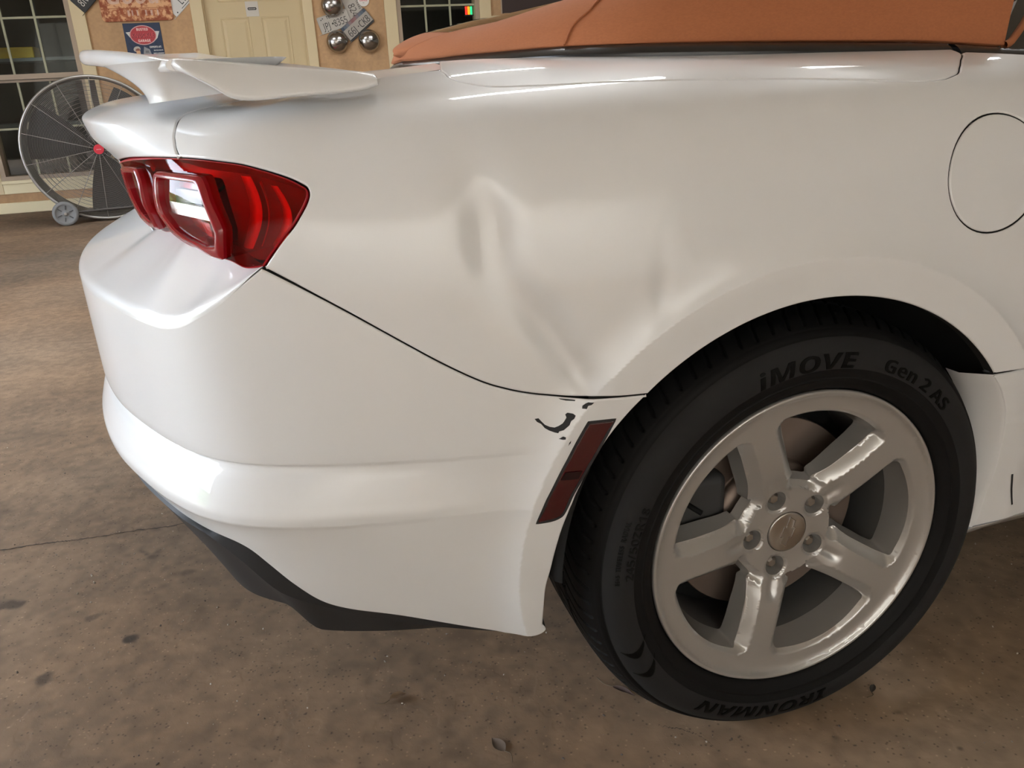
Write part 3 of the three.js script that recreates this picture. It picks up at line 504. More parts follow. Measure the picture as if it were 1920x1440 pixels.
// ------------------------------------------------------------------ wheel and tyre
const fontBold = await new FontLoader().loadAsync('fonts/droid/droid_sans_bold.typeface.json');
{
  // tyre: sidewall, shoulder and tread swept round, with the sipes and grooves cut in
  const side = [[.229, -.016], [.236, -.013], [.2445, -.012], [.2455, -.006], [.247, -.002], [.250, .001], [.256, .004], [.262, .0065], [.2635, .0085], [.266, .0085], [.2672, .0072], [.274, .0095], [.2795, .0105], [.280, .0115], [.29, .0125], [.30, .0115], [.31, .008], [.318, .003], [.323, -.002], [.3245, -.0052], [.3265, -.0050], [.3275, -.0075], [.3295, -.0078], [.331, -.0115]];
  const zs = pchip(side.slice(4).map((p) => p[0]), side.slice(4).map((p) => p[1]));
  const shoulder = []; { const f = pchip([-.27, -.262, -.25, -.22, -.18, -.135, -.09, -.06, -.045, -.034, -.025, -.018, -.0125], [.325, .336, .344, .349, .3505, .3510, .3505, .3490, .3470, .3440, .3400, .3362, .3325]); for (let z = -.0135; z > -.12; z -= .0018) shoulder.push([f(z), z]); for (let z = -.12; z >= -.262; z -= .01) shoulder.push([f(z), z]); shoulder.push([.30, -.285], [.25, -.272], [.229, -.25]); }
  const prof = [...side, ...shoulder], n0 = side.length, PITCH = 2 * Math.PI / 84;
  const offs = pchip([-.12, -.085, -.06, -.045, -.032, -.022, -.014], [1.9, 1.35, .80, .45, .28, .12, .05]);
  const tyre = mesh('tyre', revolve(prof, 1512, 0, HUB, (r, z, t, k) => {
    if (k > n0 && z > -.245) {
      let d = 0; const ph = ((t / PITCH + offs(z)) % 1 + 1) % 1, w = Math.abs(ph - .5) * PITCH * .35;
      if (z > -.118 && z < -.0175) d = Math.max(d, .0042 * (1 - sstep(.0010, .0026, w)) * sstep(-.0165, -.022, z));
      for (const [zc, hw] of [[-.088, .005], [-.135, .006], [-.185, .006]]) d = Math.max(d, .007 * (1 - sstep(hw - .001, hw + .001, Math.abs(z - zc))));
      r -= d;
    }
    const lowest = HUB + r * Math.sin(t); if (lowest < 0.0004) r = (0.0004 - HUB) / Math.sin(t);
    return [r, z];
  }), M.rubber, car);
  tyre.userData.label = 'black tyre with raised lettering on its sidewall';
  mesh('sidewall_band', revolve(side.filter(([r]) => r > .279 && r < .324).map(([r, z]) => [r, z + .0002]), 200), M.tyreSide, tyre);
  // raised lettering, bent round the sidewall; it reads clockwise with the tops of the letters outwards
  const lettering = (text, size, r0, startDeg, stretch, mat, slant = 0, name = 'lettering') => {
    const g = new TextGeometry(text, { font: fontBold, size, depth: .0008, curveSegments: 5, bevelEnabled: false }), p = g.attributes.position;
    const g2 = subdivide(g, .004); const q = g2.attributes.position;
    for (let i = 0; i < q.count; i++) { const x = (q.getX(i) + slant * q.getY(i)) * stretch, y = q.getY(i), r = r0 + y, t = startDeg * D2R - x / (r0 + size * .5); q.setXYZ(i, r * Math.cos(t), HUB + r * Math.sin(t), zs(r) + .0004 + q.getZ(i)); }
    g2.computeVertexNormals(); mesh(name, g2, mat, tyre);
  };
  function subdivide(g, max) { // splits long edges so that the letters can bend
    const s = g.index ? g.toNonIndexed() : g, p = s.attributes.position, st = [], out = [];
    for (let i = 0; i < p.count; i += 3) st.push([V3().fromBufferAttribute(p, i), V3().fromBufferAttribute(p, i + 1), V3().fromBufferAttribute(p, i + 2)]);
    while (st.length) { const [a, b, c] = st.pop(), ab = a.distanceTo(b), bc = b.distanceTo(c), ca = c.distanceTo(a), l = Math.max(ab, bc, ca); if (l < max) { out.push(a, b, c); continue; } if (l === ab) { const m = a.clone().lerp(b, .5); st.push([a, m, c], [m, b, c]); } else if (l === bc) { const m = b.clone().lerp(c, .5); st.push([a, b, m], [a, m, c]); } else { const m = c.clone().lerp(a, .5); st.push([a, b, m], [m, b, c]); } }
    const pos = []; out.forEach((v) => pos.push(v.x, v.y, v.z)); return geo(pos, [...Array(out.length).keys()]);
  }
  lettering('iMOVE', .0225, .2815, 110.5, 1.62, M.tyreLetter, .15);
  lettering('Gen 2 AS', .019, .2835, 69.5, 1.36, M.tyreLetter);
  lettering('IRONMAN', .0215, .2850, -77, 1.68, M.tyreLetter, .2);
  lettering('245/50ZR18', .0125, .2815, 178, 1.22, M.rubber);
  lettering('M+S  TUBELESS  RADIAL', .0065, .302, 179, 1.0, M.rubber);
  // flame-like marks near the bottom of the sidewall
  for (const a of [-161.5, -153]) mesh('sidewall_mark', grid(10, 3, (u, v) => { const r = lerp(.275, .318, u), t = (a + 5 * Math.sin(u * 2.6) + (v - .5) * 2.6 * Math.sin(Math.PI * clamp(u, .05, .95)) ) * D2R; return V3(r * Math.cos(t), HUB + r * Math.sin(t), zs(r) + .0006); }), M.tyreLetter, tyre);

  // alloy wheel: a five-spoke face cut out of a dished disc
  const A0 = 110.5, winds = [], lugs = [];
  for (let k = 0; k < 5; k++) {
    const m = (A0 + 36 + 72 * k) * D2R, half = (r, w) => Math.PI / 5 - Math.asin(w / r), o = [], P = (r, t) => [r * Math.cos(t), r * Math.sin(t)];
    const wAt = pchip([.08, .10, .13, .17, .205], [.050, .0385, .0355, .0355, .038]);
    const L1 = [], n = 10; for (let i = 0; i <= n; i++) { const r = lerp(.105, .198, i / n); L1.push(P(r, m - half(r, wAt(r)))); }
    const Cc = []; for (let i = 0; i <= 14; i++) { const t = i / 14, a = lerp(-half(.205, .0415), half(.205, .0415), t); Cc.push(P(.2075 - .004 * (1 - Math.sin(Math.PI * t)), m + a)); }
    const R1 = L1.map((_, i) => { const r = lerp(.198, .105, i / n); return P(r, m + half(r, wAt(r))); });
    const hubv = [P(.094, m + half(.105, .0378) * .72), P(.0865, m + .22), P(.084, m), P(.0865, m - .22), P(.094, m - half(.105, .0378) * .72)];
    winds.push(outline(smooth2([...L1, ...Cc, ...R1, ...hubv, L1[0]], 110)));
    const l = (A0 + 72 * k) * D2R, lo = []; for (let i = 0; i < 24; i++) { const t = i / 24 * 2 * Math.PI; lo.push(new THREE.Vector2(.060 * Math.cos(l) + .0165 * Math.cos(t), .060 * Math.sin(l) + .0165 * Math.sin(t))); } lugs.push(lo);
  }
  const dist = (o, x, y) => { let d = 1; for (let i = 0, j = o.length - 1; i < o.length; j = i++) { const a = o[j], b = o[i], dx = b.x - a.x, dy = b.y - a.y, t = clamp(((x - a.x) * dx + (y - a.y) * dy) / (dx * dx + dy * dy), 0, 1), q = Math.hypot(x - a.x - t * dx, y - a.y - t * dy); if (q < d) d = q; } return d; };
  const zf = pchip([0, .045, .07, .095, .12, .16, .2, .222, .234, .2375], [-.036, -.036, -.034, -.028, -.0205, -.0145, -.0105, -.0085, -.005, -.002]);
  const face = (x, y) => {
    const r = Math.hypot(x, y), a = Math.atan2(y, x); const kw = ((Math.floor((a / D2R - A0) / 72) % 5) + 5) % 5; let d = r < .075 ? .02 : dist(winds[kw], x, y);
    const rimSide = sstep(.195, .212, r);                                       // softer towards the rim
    const wd = lerp(.0165, .006, rimSide), q = clamp(d / wd, 0, 1); let z = zf(r) - lerp(.0165, .004, rimSide) * (1 - q) * (1 - .25 * q);
    const k = ((a / D2R - A0) / 72 % 1 + 1.5) % 1 - .5, lat = Math.abs(r * Math.sin(k * 72 * D2R));
    z -= .0035 * (1 - sstep(.0, .012, lat)) * sstep(.075, .085, r) * (1 - sstep(.10, .118, r));  // notch outboard of each nut
    const dl = Math.hypot(r * Math.cos(k * 72 * D2R) - .06, r * Math.sin(k * 72 * D2R)); z -= .003 * (1 - sstep(.0165, .021, dl));
    return V3(x, HUB + y, z);
  };
  const nf = (x, y) => { const h = 5e-4, dx = face(x + h, y).sub(face(x - h, y)), dy = face(x, y + h).sub(face(x, y - h)); return dx.cross(dy).normalize(); };
  const ringO = []; for (let i = 0; i < 160; i++) { const t = i / 160 * 2 * Math.PI; ringO.push(new THREE.Vector2(.2375 * Math.cos(t), .2375 * Math.sin(t))); }
  const capO = []; for (let i = 0; i < 48; i++) { const t = i / 48 * 2 * Math.PI; capO.push(new THREE.Vector2(.0345 * Math.cos(t), .0345 * Math.sin(t))); }
  const fg = trim(ringO, [...winds, ...lugs, capO], face, .006, nf); { const x = Array.from(fg.index.array); for (let i = 0; i < x.length; i += 3) { const t = x[i]; x[i] = x[i + 1]; x[i + 1] = t; } fg.setIndex(x); }
  const walls = [...winds.map((o) => [o, -.062, 1]), ...lugs.map((o) => [o, -.064, 1]), [capO, -.05, 1]].map(([o, zb, e]) => { const R = [[], [], []], c = o.reduce((s, p) => s.add(p.clone().divideScalar(o.length)), new THREE.Vector2()); for (let i = 0; i <= o.length; i++) { const p = o[i % o.length], q = face(p.x, p.y); R[0].push(q); const sh = zb === -.062 ? .012 : 0, dir = c.clone().sub(p).normalize(); R[1].push(V3(p.x + dir.x * sh * .25, HUB + p.y + dir.y * sh * .25, lerp(q.z, zb, .5))); R[2].push(V3(p.x + dir.x * sh * .6, HUB + p.y + dir.y * sh * .6, zb)); } return loft(R); });
  const lip = revolve([[.2375, -.002], [.2390, -.0002], [.2420, .0004], [.2440, -.001], [.2448, -.005], [.2430, -.012], [.236, -.016]], 160);
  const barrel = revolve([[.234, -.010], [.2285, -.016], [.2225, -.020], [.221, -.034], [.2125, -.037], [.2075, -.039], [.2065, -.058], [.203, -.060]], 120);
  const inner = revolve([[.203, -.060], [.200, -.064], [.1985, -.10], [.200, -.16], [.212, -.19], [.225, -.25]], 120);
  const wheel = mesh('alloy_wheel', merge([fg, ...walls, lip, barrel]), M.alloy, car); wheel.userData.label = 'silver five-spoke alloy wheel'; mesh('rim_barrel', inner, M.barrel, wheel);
  // centre cap with its raised emblem outline, nuts, valve
  const cap = mesh('centre_cap', merge([revolve([[.0002, -.0335], [.02, -.0337], [.031, -.0342], [.0332, -.0352], [.0336, -.040]], 64)]), M.capMetal, wheel);
  cap.material.anisotropy = .6;
  { const b = [[-.024, -.0055], [-.0075, -.0055], [-.0075, -.010], [.010, -.010], [.0085, -.0055], [.0215, -.0055], [.026, .0055], [.0075, .0055], [.0075, .010], [-.010, .010], [-.0085, .0055], [-.0195, .0055]].map(([x, y]) => { const t = (72) * D2R; return [x * Math.cos(t) - y * Math.sin(t), x * Math.sin(t) + y * Math.cos(t)]; });
    const parts = []; for (let i = 0; i < b.length; i++) { const [x0, y0] = b[i], [x1, y1] = b[(i + 1) % b.length], l = Math.hypot(x1 - x0, y1 - y0), g = new THREE.BoxGeometry(l + .0008, .0009, .0008); g.rotateZ(Math.atan2(y1 - y0, x1 - x0)); g.translate((x0 + x1) / 2, HUB + (y0 + y1) / 2, -.0332); parts.push(g); } mesh('emblem', merge(parts), M.chrome, cap); }
  for (let k = 0; k < 5; k++) {
    const l = (A0 + 72 * k) * D2R, g = new THREE.LatheGeometry([[0, .0], [.0065, -.0003], [.0088, -.0025], [.0105, -.006], [.0105, -.022]].map(([a, b]) => new THREE.Vector2(a, b)), 6); g.rotateX(Math.PI / 2); g.translate(.060 * Math.cos(l), HUB + .060 * Math.sin(l), -.044);
    const ns = g.toNonIndexed(); ns.computeVertexNormals(); mesh('lug_nut', ns, M.steel, wheel);
    const fl = new THREE.CircleGeometry(.0165, 24); fl.translate(.060 * Math.cos(l), HUB + .060 * Math.sin(l), -.0635); mesh('nut_seat', fl, M.alloy, wheel);
  }
  mesh('valve_stem', tube([V3(-.170, HUB + .075, -.075), V3(-.160, HUB + .070, -.05), V3(-.150, HUB + .0645, -.035)], .0042, 12, 8), M.rubber, wheel);
  // brake behind the spokes
  const brake = mesh('brake_disc', merge([revolve([[.165, -.112], [.166, -.10], [.164, -.098], [.10, -.098], [.098, -.094], [.096, -.078], [.07, -.076], [.01, -.075]], 80)]), M.disc, car);
  mesh('brake_caliper', bx(.10, .16, .09, -.135, HUB + .02, -.115, .015), M.darkMetal, brake);
  mesh('hub_shield', revolve([[.21, -.16], [.17, -.16], [.02, -.15]], 60), M.liner, brake);
  // the far wheel, which only its shadow and the view below the car show
  const far = mesh('tyre', mirror(revolve([[.235, -.012], [.29, .012], [.33, -.01], [.348, -.05], [.350, -.12], [.345, -.22], [.30, -.285], [.23, -.25]], 96, 0, HUB, (r, z, t) => { const y = HUB + r * Math.sin(t); return [y < .0004 ? (.0004 - HUB) / Math.sin(t) : r, z]; })), M.rubber, car);
}

// ------------------------------------------------------------------ the garage
const EX = V3(Math.cos(WA), 0, Math.sin(WA)), WN = V3(-Math.sin(WA), 0, Math.cos(WA));
const onWall = (a, y, out = 0) => EX.clone().multiplyScalar(a).addScaledVector(WN, WALL_D + out).setY(y);
const wallGroup = new THREE.Matrix4().makeBasis(EX, V3(0, 1, 0), WN).setPosition(WN.clone().multiplyScalar(WALL_D));
const wb = (a0, a1, y0, y1, z0, z1) => bx(a1 - a0, y1 - y0, z1 - z0, (a0 + a1) / 2, (y0 + y1) / 2, (z0 + z1) / 2);
const wbr = (a0, a1, y0, y1, z0, z1, r = .004) => bx(a1 - a0, y1 - y0, z1 - z0, (a0 + a1) / 2, (y0 + y1) / 2, (z0 + z1) / 2, r);
const wstruct = (name, g, m) => { g.applyMatrix4(wallGroup); return struct(name, g, m); };
const grain = (base, amp, sx, sy) => dataTex(256, (u, v) => { const k = fbm(u * sx, v * sy, Math.max(sx, sy), 4) - .5, f = fbm(u * 64, v * 64, 64, 2) - .5; return base.map((c) => c * (1 + amp * k + amp * .5 * f)); }, true, 1);
M.board = std('#ffffff', .85, { map: grain([190, 152, 112], .16, 12, 3) });
M.trim = std('#d9c49c', .6); M.cream = std('#cdb78e', .55); M.apron = std('#ecdcb4', .6); M.taupe = std('#a8937c', .55); M.muntin = std('#a3a084', .6);
M.ceil = std('#d2ccc0', .9); M.plaster = std('#b3afa8', .9); M.pale = std('#e2dfd9', .9);
M.pane = phys([.9, .95, .93], .02, { transmission: 1, thickness: 0, ior: 1.5 });
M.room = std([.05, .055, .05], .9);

// concrete floor: trowelled, stained, gritty
{
  const S = 5.2;
  const soft = (n, f) => { const d = new Float32Array(n * n); for (let j = 0; j < n; j++) for (let i = 0; i < n; i++) d[j * n + i] = f(i / n, j / n); return (u, v) => { const x = u * n, y = v * n, i = Math.floor(x), j = Math.floor(y), a = x - i, b = y - j, i1 = (i + 1) % n, j1 = (j + 1) % n; return lerp(lerp(d[j * n + i], d[j * n + i1], a), lerp(d[j1 * n + i], d[j1 * n + i1], a), b); }; };
  const nBigLight = soft(256, (u, v) => fbm(u * 5, v * 5, 5, 4) - .5), nStreak = soft(512, (u, v) => fbm(u * 9, v * 40, 360, 4) - .5), nMid = soft(512, (u, v) => fbm(u * 30, v * 30, 30, 4) - .5), nWarm = soft(128, (u, v) => fbm(u * 7 + 1.1, v * 7 + 5.5, 7, 3) - .5), nFine = soft(1024, (u, v) => fbm(u * 230, v * 230, 230, 2) - .5);  // broad noise is placed to imitate light at right and shade under the car
  // oil spots where the photograph shows them: x, z, half sizes, darkness
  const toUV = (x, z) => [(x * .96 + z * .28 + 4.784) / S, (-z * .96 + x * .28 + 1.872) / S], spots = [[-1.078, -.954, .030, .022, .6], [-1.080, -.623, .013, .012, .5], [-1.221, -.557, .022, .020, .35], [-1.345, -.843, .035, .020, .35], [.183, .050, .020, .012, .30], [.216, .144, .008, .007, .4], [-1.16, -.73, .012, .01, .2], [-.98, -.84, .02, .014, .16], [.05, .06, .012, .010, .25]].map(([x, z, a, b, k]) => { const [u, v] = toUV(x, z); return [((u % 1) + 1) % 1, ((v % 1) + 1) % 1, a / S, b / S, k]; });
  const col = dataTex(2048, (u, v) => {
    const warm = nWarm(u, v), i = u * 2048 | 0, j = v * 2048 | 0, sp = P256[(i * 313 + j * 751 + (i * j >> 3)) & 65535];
    let k = 1 + .62 * nBigLight(u, v) + .22 * nStreak(u, v) + .10 * nMid(u, v) + .26 * nFine(u, v);
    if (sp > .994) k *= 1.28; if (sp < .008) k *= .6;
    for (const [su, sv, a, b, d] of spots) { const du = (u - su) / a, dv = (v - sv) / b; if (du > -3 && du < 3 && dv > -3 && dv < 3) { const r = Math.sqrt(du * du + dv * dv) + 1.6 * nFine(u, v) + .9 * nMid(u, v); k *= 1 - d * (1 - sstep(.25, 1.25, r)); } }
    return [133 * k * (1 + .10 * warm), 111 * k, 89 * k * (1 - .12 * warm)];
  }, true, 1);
  const bump = dataTex(1024, (u, v) => { const a = fbm(u * 60, v * 60, 60, 4), p = fbm(u * 18, v * 18, 18, 3), sp = P256[((u * 1024 | 0) * 577 + (v * 1024 | 0) * 911) & 65535]; const k = 120 + 90 * (a - .5) + (p > .66 ? -50 * sstep(.66, .74, p) : 0) + (sp > .994 ? 70 : 0); return [k, k, k]; }, false, 1);
  col.repeat.set(1 / S, 1 / S); bump.repeat.set(1 / .9, 1 / .9);
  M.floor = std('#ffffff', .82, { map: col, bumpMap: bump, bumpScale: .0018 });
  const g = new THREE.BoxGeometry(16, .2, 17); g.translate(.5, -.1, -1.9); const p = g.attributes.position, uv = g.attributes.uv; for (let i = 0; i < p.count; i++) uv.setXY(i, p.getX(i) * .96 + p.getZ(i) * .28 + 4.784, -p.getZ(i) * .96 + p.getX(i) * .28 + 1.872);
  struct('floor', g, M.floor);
}
{ // a crack and a score in the slab
  const fl = scene.getObjectByName('floor');
  const crack = (pts, w) => { const c = new THREE.CatmullRomCurve3(pts.map(([x, z]) => V3(x, .0008, z)), false, 'centripetal').getPoints(90), rows = [[], []]; c.forEach((p, i) => { const k = w * (.4 + 1.2 * rnd()), o = .006 * (rnd() - .5); rows[0].push(p.clone().add(V3(0, 0, o - k))); rows[1].push(p.clone().add(V3(0, 0, o + k))); }); mesh('crack', loft(rows), std([.055, .044, .034], .95), fl); };
  crack([[-1.75, -1.16], [-1.424, -1.109], [-1.30, -1.10], [-1.244, -1.090], [-1.12, -1.085], [-1.021, -1.075], [-.93, -1.10]], .0016);
  crack([[-1.01, -1.03], [-1.02, -1.09], [-1.0, -1.16]], .0009);
  crack([[-.20, -.06], [-.155, -.025], [-.140, .005], [-.136, .057], [-.13, .09]], .0007);
}
const CEIL = 3.0;
// back wall round two windows and a door
{
  const T = -.16, W1 = [-3.27, -2.378, .30, 2.12], W2 = [.545, 1.375, .30, 2.12], DR = [-1.25, -.35, 0, 2.05];
  const parts = [], cols = [-6.4, W1[0], W1[1], DR[0], DR[1], W2[0], W2[1], 6.4], open = { 1: W1, 3: DR, 5: W2 };
  for (let i = 0; i < cols.length - 1; i++) { const o = open[i]; if (!o) parts.push(wb(cols[i], cols[i + 1], 0, CEIL, T, 0)); else { if (o[2] > 0) parts.push(wb(cols[i], cols[i + 1], 0, o[2], T, 0)); parts.push(wb(cols[i], cols[i + 1], o[3], CEIL, T, 0)); } }
  const g = merge(parts), p = g.attributes.position, uv = g.attributes.uv; for (let i = 0; i < p.count; i++) uv.setXY(i, p.getX(i) / 1.2, p.getY(i) / 1.2);
  wstruct('wall_back', g, M.board);
  // baseboards along the floor, with the board strip above left bare
  wstruct('baseboard_back', merge([wbr(-6.4, -1.357, 0, .098, 0, .022), wbr(-.258, 6.4, 0, .098, 0, .022)]), M.apron);
  const win = (n, [a0, a1, y0, y1]) => {
    const f = .042, o = wstruct('window_' + n, merge([wb(a0, a0 + f, y0, y1, T + .02, .012), wb(a1 - f, a1, y0, y1, T + .02, .012), wb(a0, a1, y1 - f, y1, T + .02, .012), wb(a0, a1, y0, y0 + .035, T + .02, .02)]), M.taupe);
    const part = (name, gg, m) => { gg.applyMatrix4(wallGroup); return mesh(name, gg, m, o); };
    const i0 = a0 + f, i1 = a1 - f, mr = 1.195, cw = (i1 - i0) / 3;
    part('meeting_rail', merge([wb(i0, i1, mr - .022, mr + .022, -.06, -.005), wb(i0, i1, mr - .046, mr - .026, -.09, -.045)]), M.taupe);
    for (let k = 1; k < 3; k++) { part('muntin', wb(i0 + cw * k - .009, i0 + cw * k + .009, mr + .022, y1 - f, -.05, -.032), M.muntin); part('muntin', wb(i0 + cw * k - .009, i0 + cw * k + .009, y0 + .035, mr - .04, -.08, -.062), M.muntin); }
    for (const [y, z] of [[1.683, -.041], [.75, -.071]]) part('muntin', wb(i0, i1, y - .009, y + .009, z - .0088, z + .0088), M.muntin);
    for (let k = 0; k < 3; k++) { for (const [b, t, z] of [[mr + .022, 1.674, -.044], [1.692, y1 - f, -.044]]) part('pane', wb(i0 + cw * k + .006, i0 + cw * (k + 1) - .006, b, t, z, z + .002), M.pane); for (const [b, t, z] of [[y0 + .035, .741, -.074], [.759, mr - .04, -.074]]) part('pane', wb(i0 + cw * k + .006, i0 + cw * (k + 1) - .006, b, t, z, z + .002), M.pane); }
    // boards that case the opening
    part('casing', wbr(a1 + .001, a1 + .118, .178, 2.22, 0, .026), M.trim); part('casing', wbr(a0 - .118, a0 - .001, .178, 2.22, 0, .026), M.trim);
    part('head_casing', wbr(a0 - .118, a1 + .118, 2.121, 2.22, .0005, .0265), M.trim); part('apron', wbr(a0 - .0005, a1 + .0005, .178, .268, 0, .024), M.apron); part('sill', wbr(a0 - .0005, a1 + .0005, .2685, .2995, 0, .04), M.apron);
    return o;
  };
  win(1, W1); win(2, W2);
  // dark room behind the windows
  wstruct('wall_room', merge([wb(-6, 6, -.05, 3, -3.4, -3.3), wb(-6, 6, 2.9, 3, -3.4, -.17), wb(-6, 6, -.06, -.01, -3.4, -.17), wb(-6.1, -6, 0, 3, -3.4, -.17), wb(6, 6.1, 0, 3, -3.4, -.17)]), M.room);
  // six-panel door in its casing
  const d = wstruct('door_1', wb(DR[0] + .006, DR[1] - .006, .008, DR[3] - .006, -.075, -.035), M.cream);
  const dp = (name, gg, m) => { gg.applyMatrix4(wallGroup); return mesh(name, gg, m, d); };
  for (const [a0, a1] of [[-1.115, -.855], [-.745, -.485]]) for (const [y0, y1] of [[.22, .82], [.96, 1.63], [1.765, 1.92]]) {
    const fr = [], R = (e, z) => [[a0 + e, y0 + e, z], [a1 - e, y0 + e, z], [a1 - e, y1 - e, z], [a0 + e, y1 - e, z], [a0 + e, y0 + e, z]].map((q) => V3(...q));
    const strip = [R(0, -.035), R(.004, -.0305), R(.010, -.0305), R(.016, -.0355), R(.024, -.0345), R(.044, -.0285), R(.048, -.028)]; for (let i = 0; i < strip.length - 1; i++) for (let k = 0; k < 4; k++) { const q = [strip[i][k], strip[i][k + 1], strip[i + 1][k + 1], strip[i + 1][k]], pos = []; [0, 1, 2, 0, 2, 3].forEach((j) => pos.push(q[j].x, q[j].y, q[j].z)); fr.push(geo(pos, [0, 1, 2, 3, 4, 5])); }
    fr.push(wb(a0 + .048, a1 - .048, y0 + .048, y1 - .048, -.036, -.028)); dp('door_panel', merge(fr), M.cream);
  }
  dp('casing', wbr(DR[0] - .107, DR[0] - .001, 0, 2.16, 0, .024), M.trim); dp('casing', wbr(DR[1] + .001, DR[1] + .094, 0, 2.16, 0, .024), M.trim); dp('head_casing', wbr(DR[0] - .107, DR[1] + .094, 2.051, 2.16, .0003, .0245), M.trim);
  dp('door_stop', merge([wb(DR[0] - .0005, DR[0] + .012, 0, DR[3], -.034, -.004), wb(DR[1] - .012, DR[1] + .0005, 0, DR[3], -.034, -.004)]), M.cream);
  const knob = new THREE.SphereGeometry(.028, 20, 14); knob.translate(DR[0] + .07, .98, .02); dp('door_knob', merge([knob, (() => { const c = new THREE.CylinderGeometry(.01, .024, .05, 16); c.rotateX(Math.PI / 2); c.translate(DR[0] + .07, .98, -.012); return c; })()]), M.chrome);
  // second doorway further along, in dark brown
  wstruct('trim_1', merge([wbr(1.60, 1.612, 0, 2.2, 0, .015)]), M.taupe);
  wstruct('door_2', merge([wb(1.612, 2.5, 0, 2.1, 0, .012)]), std([.05, .03, .025], .7));
}
// ceiling and the wall ahead of the car; the side behind the car is open to the daylight
struct('ceiling', bx(13.5, .12, 15, .75, CEIL + .06, -2.0), M.ceil);
struct('wall_right', bx(.15, CEIL, 13.6, 7.0, CEIL / 2, -1.5), M.plaster);
// the open side has a beam over it and wall on both sides; a pale wall closes the side behind the viewer
struct('wall_left', merge([bx(.15, .3, 13.4, -5.6, CEIL - .15, -1.4), bx(.15, CEIL - .3, 5.5, -5.6, (CEIL - .3) / 2, 2.45), bx(.15, CEIL - .3, 4.0, -5.6, (CEIL - .3) / 2, -6.0)]), M.plaster);
struct('wall_front', bx(7.6, CEIL, .15, -1.75, CEIL / 2, 5.2), M.pale); struct('door_3', bx(4.9, CEIL, .15, 4.5, CEIL / 2, 5.2), std('#4a4238', .8));  // dark panel beyond the pale wall, added to keep window reflections dark

// fluorescent ceiling lamps ------------------------------------------------
function tubeLamp(x, z, label, power = 30) {
  const t = thing('ceiling_lamp', label, 'lamp', [x, CEIL, z]);
  mesh('lamp_body', bx(1.24, .05, .16, 0, -.026, 0, .01), std('#e8e6df', .5), t);
  for (const dz of [-.04, .04]) { const g = new THREE.CylinderGeometry(.013, .013, 1.19, 14); g.rotateZ(Math.PI / 2); g.translate(0, -.068, dz); mesh('lamp_tube', g, new THREE.MeshStandardMaterial({ color: '#ffffff', emissive: new THREE.Color().setRGB(.97, .99, 1), emissiveIntensity: power * .4 }), t); }
  const l = new THREE.RectAreaLight(new THREE.Color().setRGB(.95, .98, 1), power, 1.19, .11); l.position.set(x, CEIL - .09, z); l.rotation.x = -Math.PI / 2; scene.add(l);
  return t;
}
tubeLamp(.55, -2.1, 'fluorescent tube lamp above the far side of the car roof');
tubeLamp(2.6, -2.1, 'fluorescent tube lamp above the front of the car');
// three lamps added to brighten the flank, hidden from it by an added board
tubeLamp(-1.2, 4.0, 'added tube lamp behind the added board, over the open floor', 120);
tubeLamp(-3.4, 4.0, 'added tube lamp behind the added board, beside the open side', 120);
tubeLamp(.7, 4.0, 'added tube lamp behind the added board, level with the wheel', 120);
struct('trim_2', bx(12.4, .55, .03, .75, CEIL - .275, 3.6), M.pale);  // added board that hides the added lamps from the glossy paint
tubeLamp(-1.4, -5.2, 'fluorescent tube lamp above the drum fan');
tubeLamp(1.2, -5.2, 'fluorescent tube lamp above the far window');
// the yard outside the open side: paving and a hedge
{ struct('ground', bx(40, .2, 60, -27.5, -.14, 0), std('#b3aca0', .9));
  const hg = grid(120, 24, (u, v) => { const z = lerp(-28, 30, u), a = v * Math.PI, n = fbm(u * 60, v * 9, 64, 3) - .5; return V3(-21 + 1.6 * Math.cos(a) + 1.1 * n, 2.0 * Math.pow(Math.sin(a), .6) * (1 + .35 * (fbm(u * 30 + 7, 0.5, 64, 3) - .5)) + .5 * n - .1, z); });
  const o = mesh('hedge', hg, std('#ffffff', .9, { map: grain([96, 120, 62], 1.0, 30, 30) })); tag(o, 'tall green hedge outside the open side of the garage', 'hedge');}

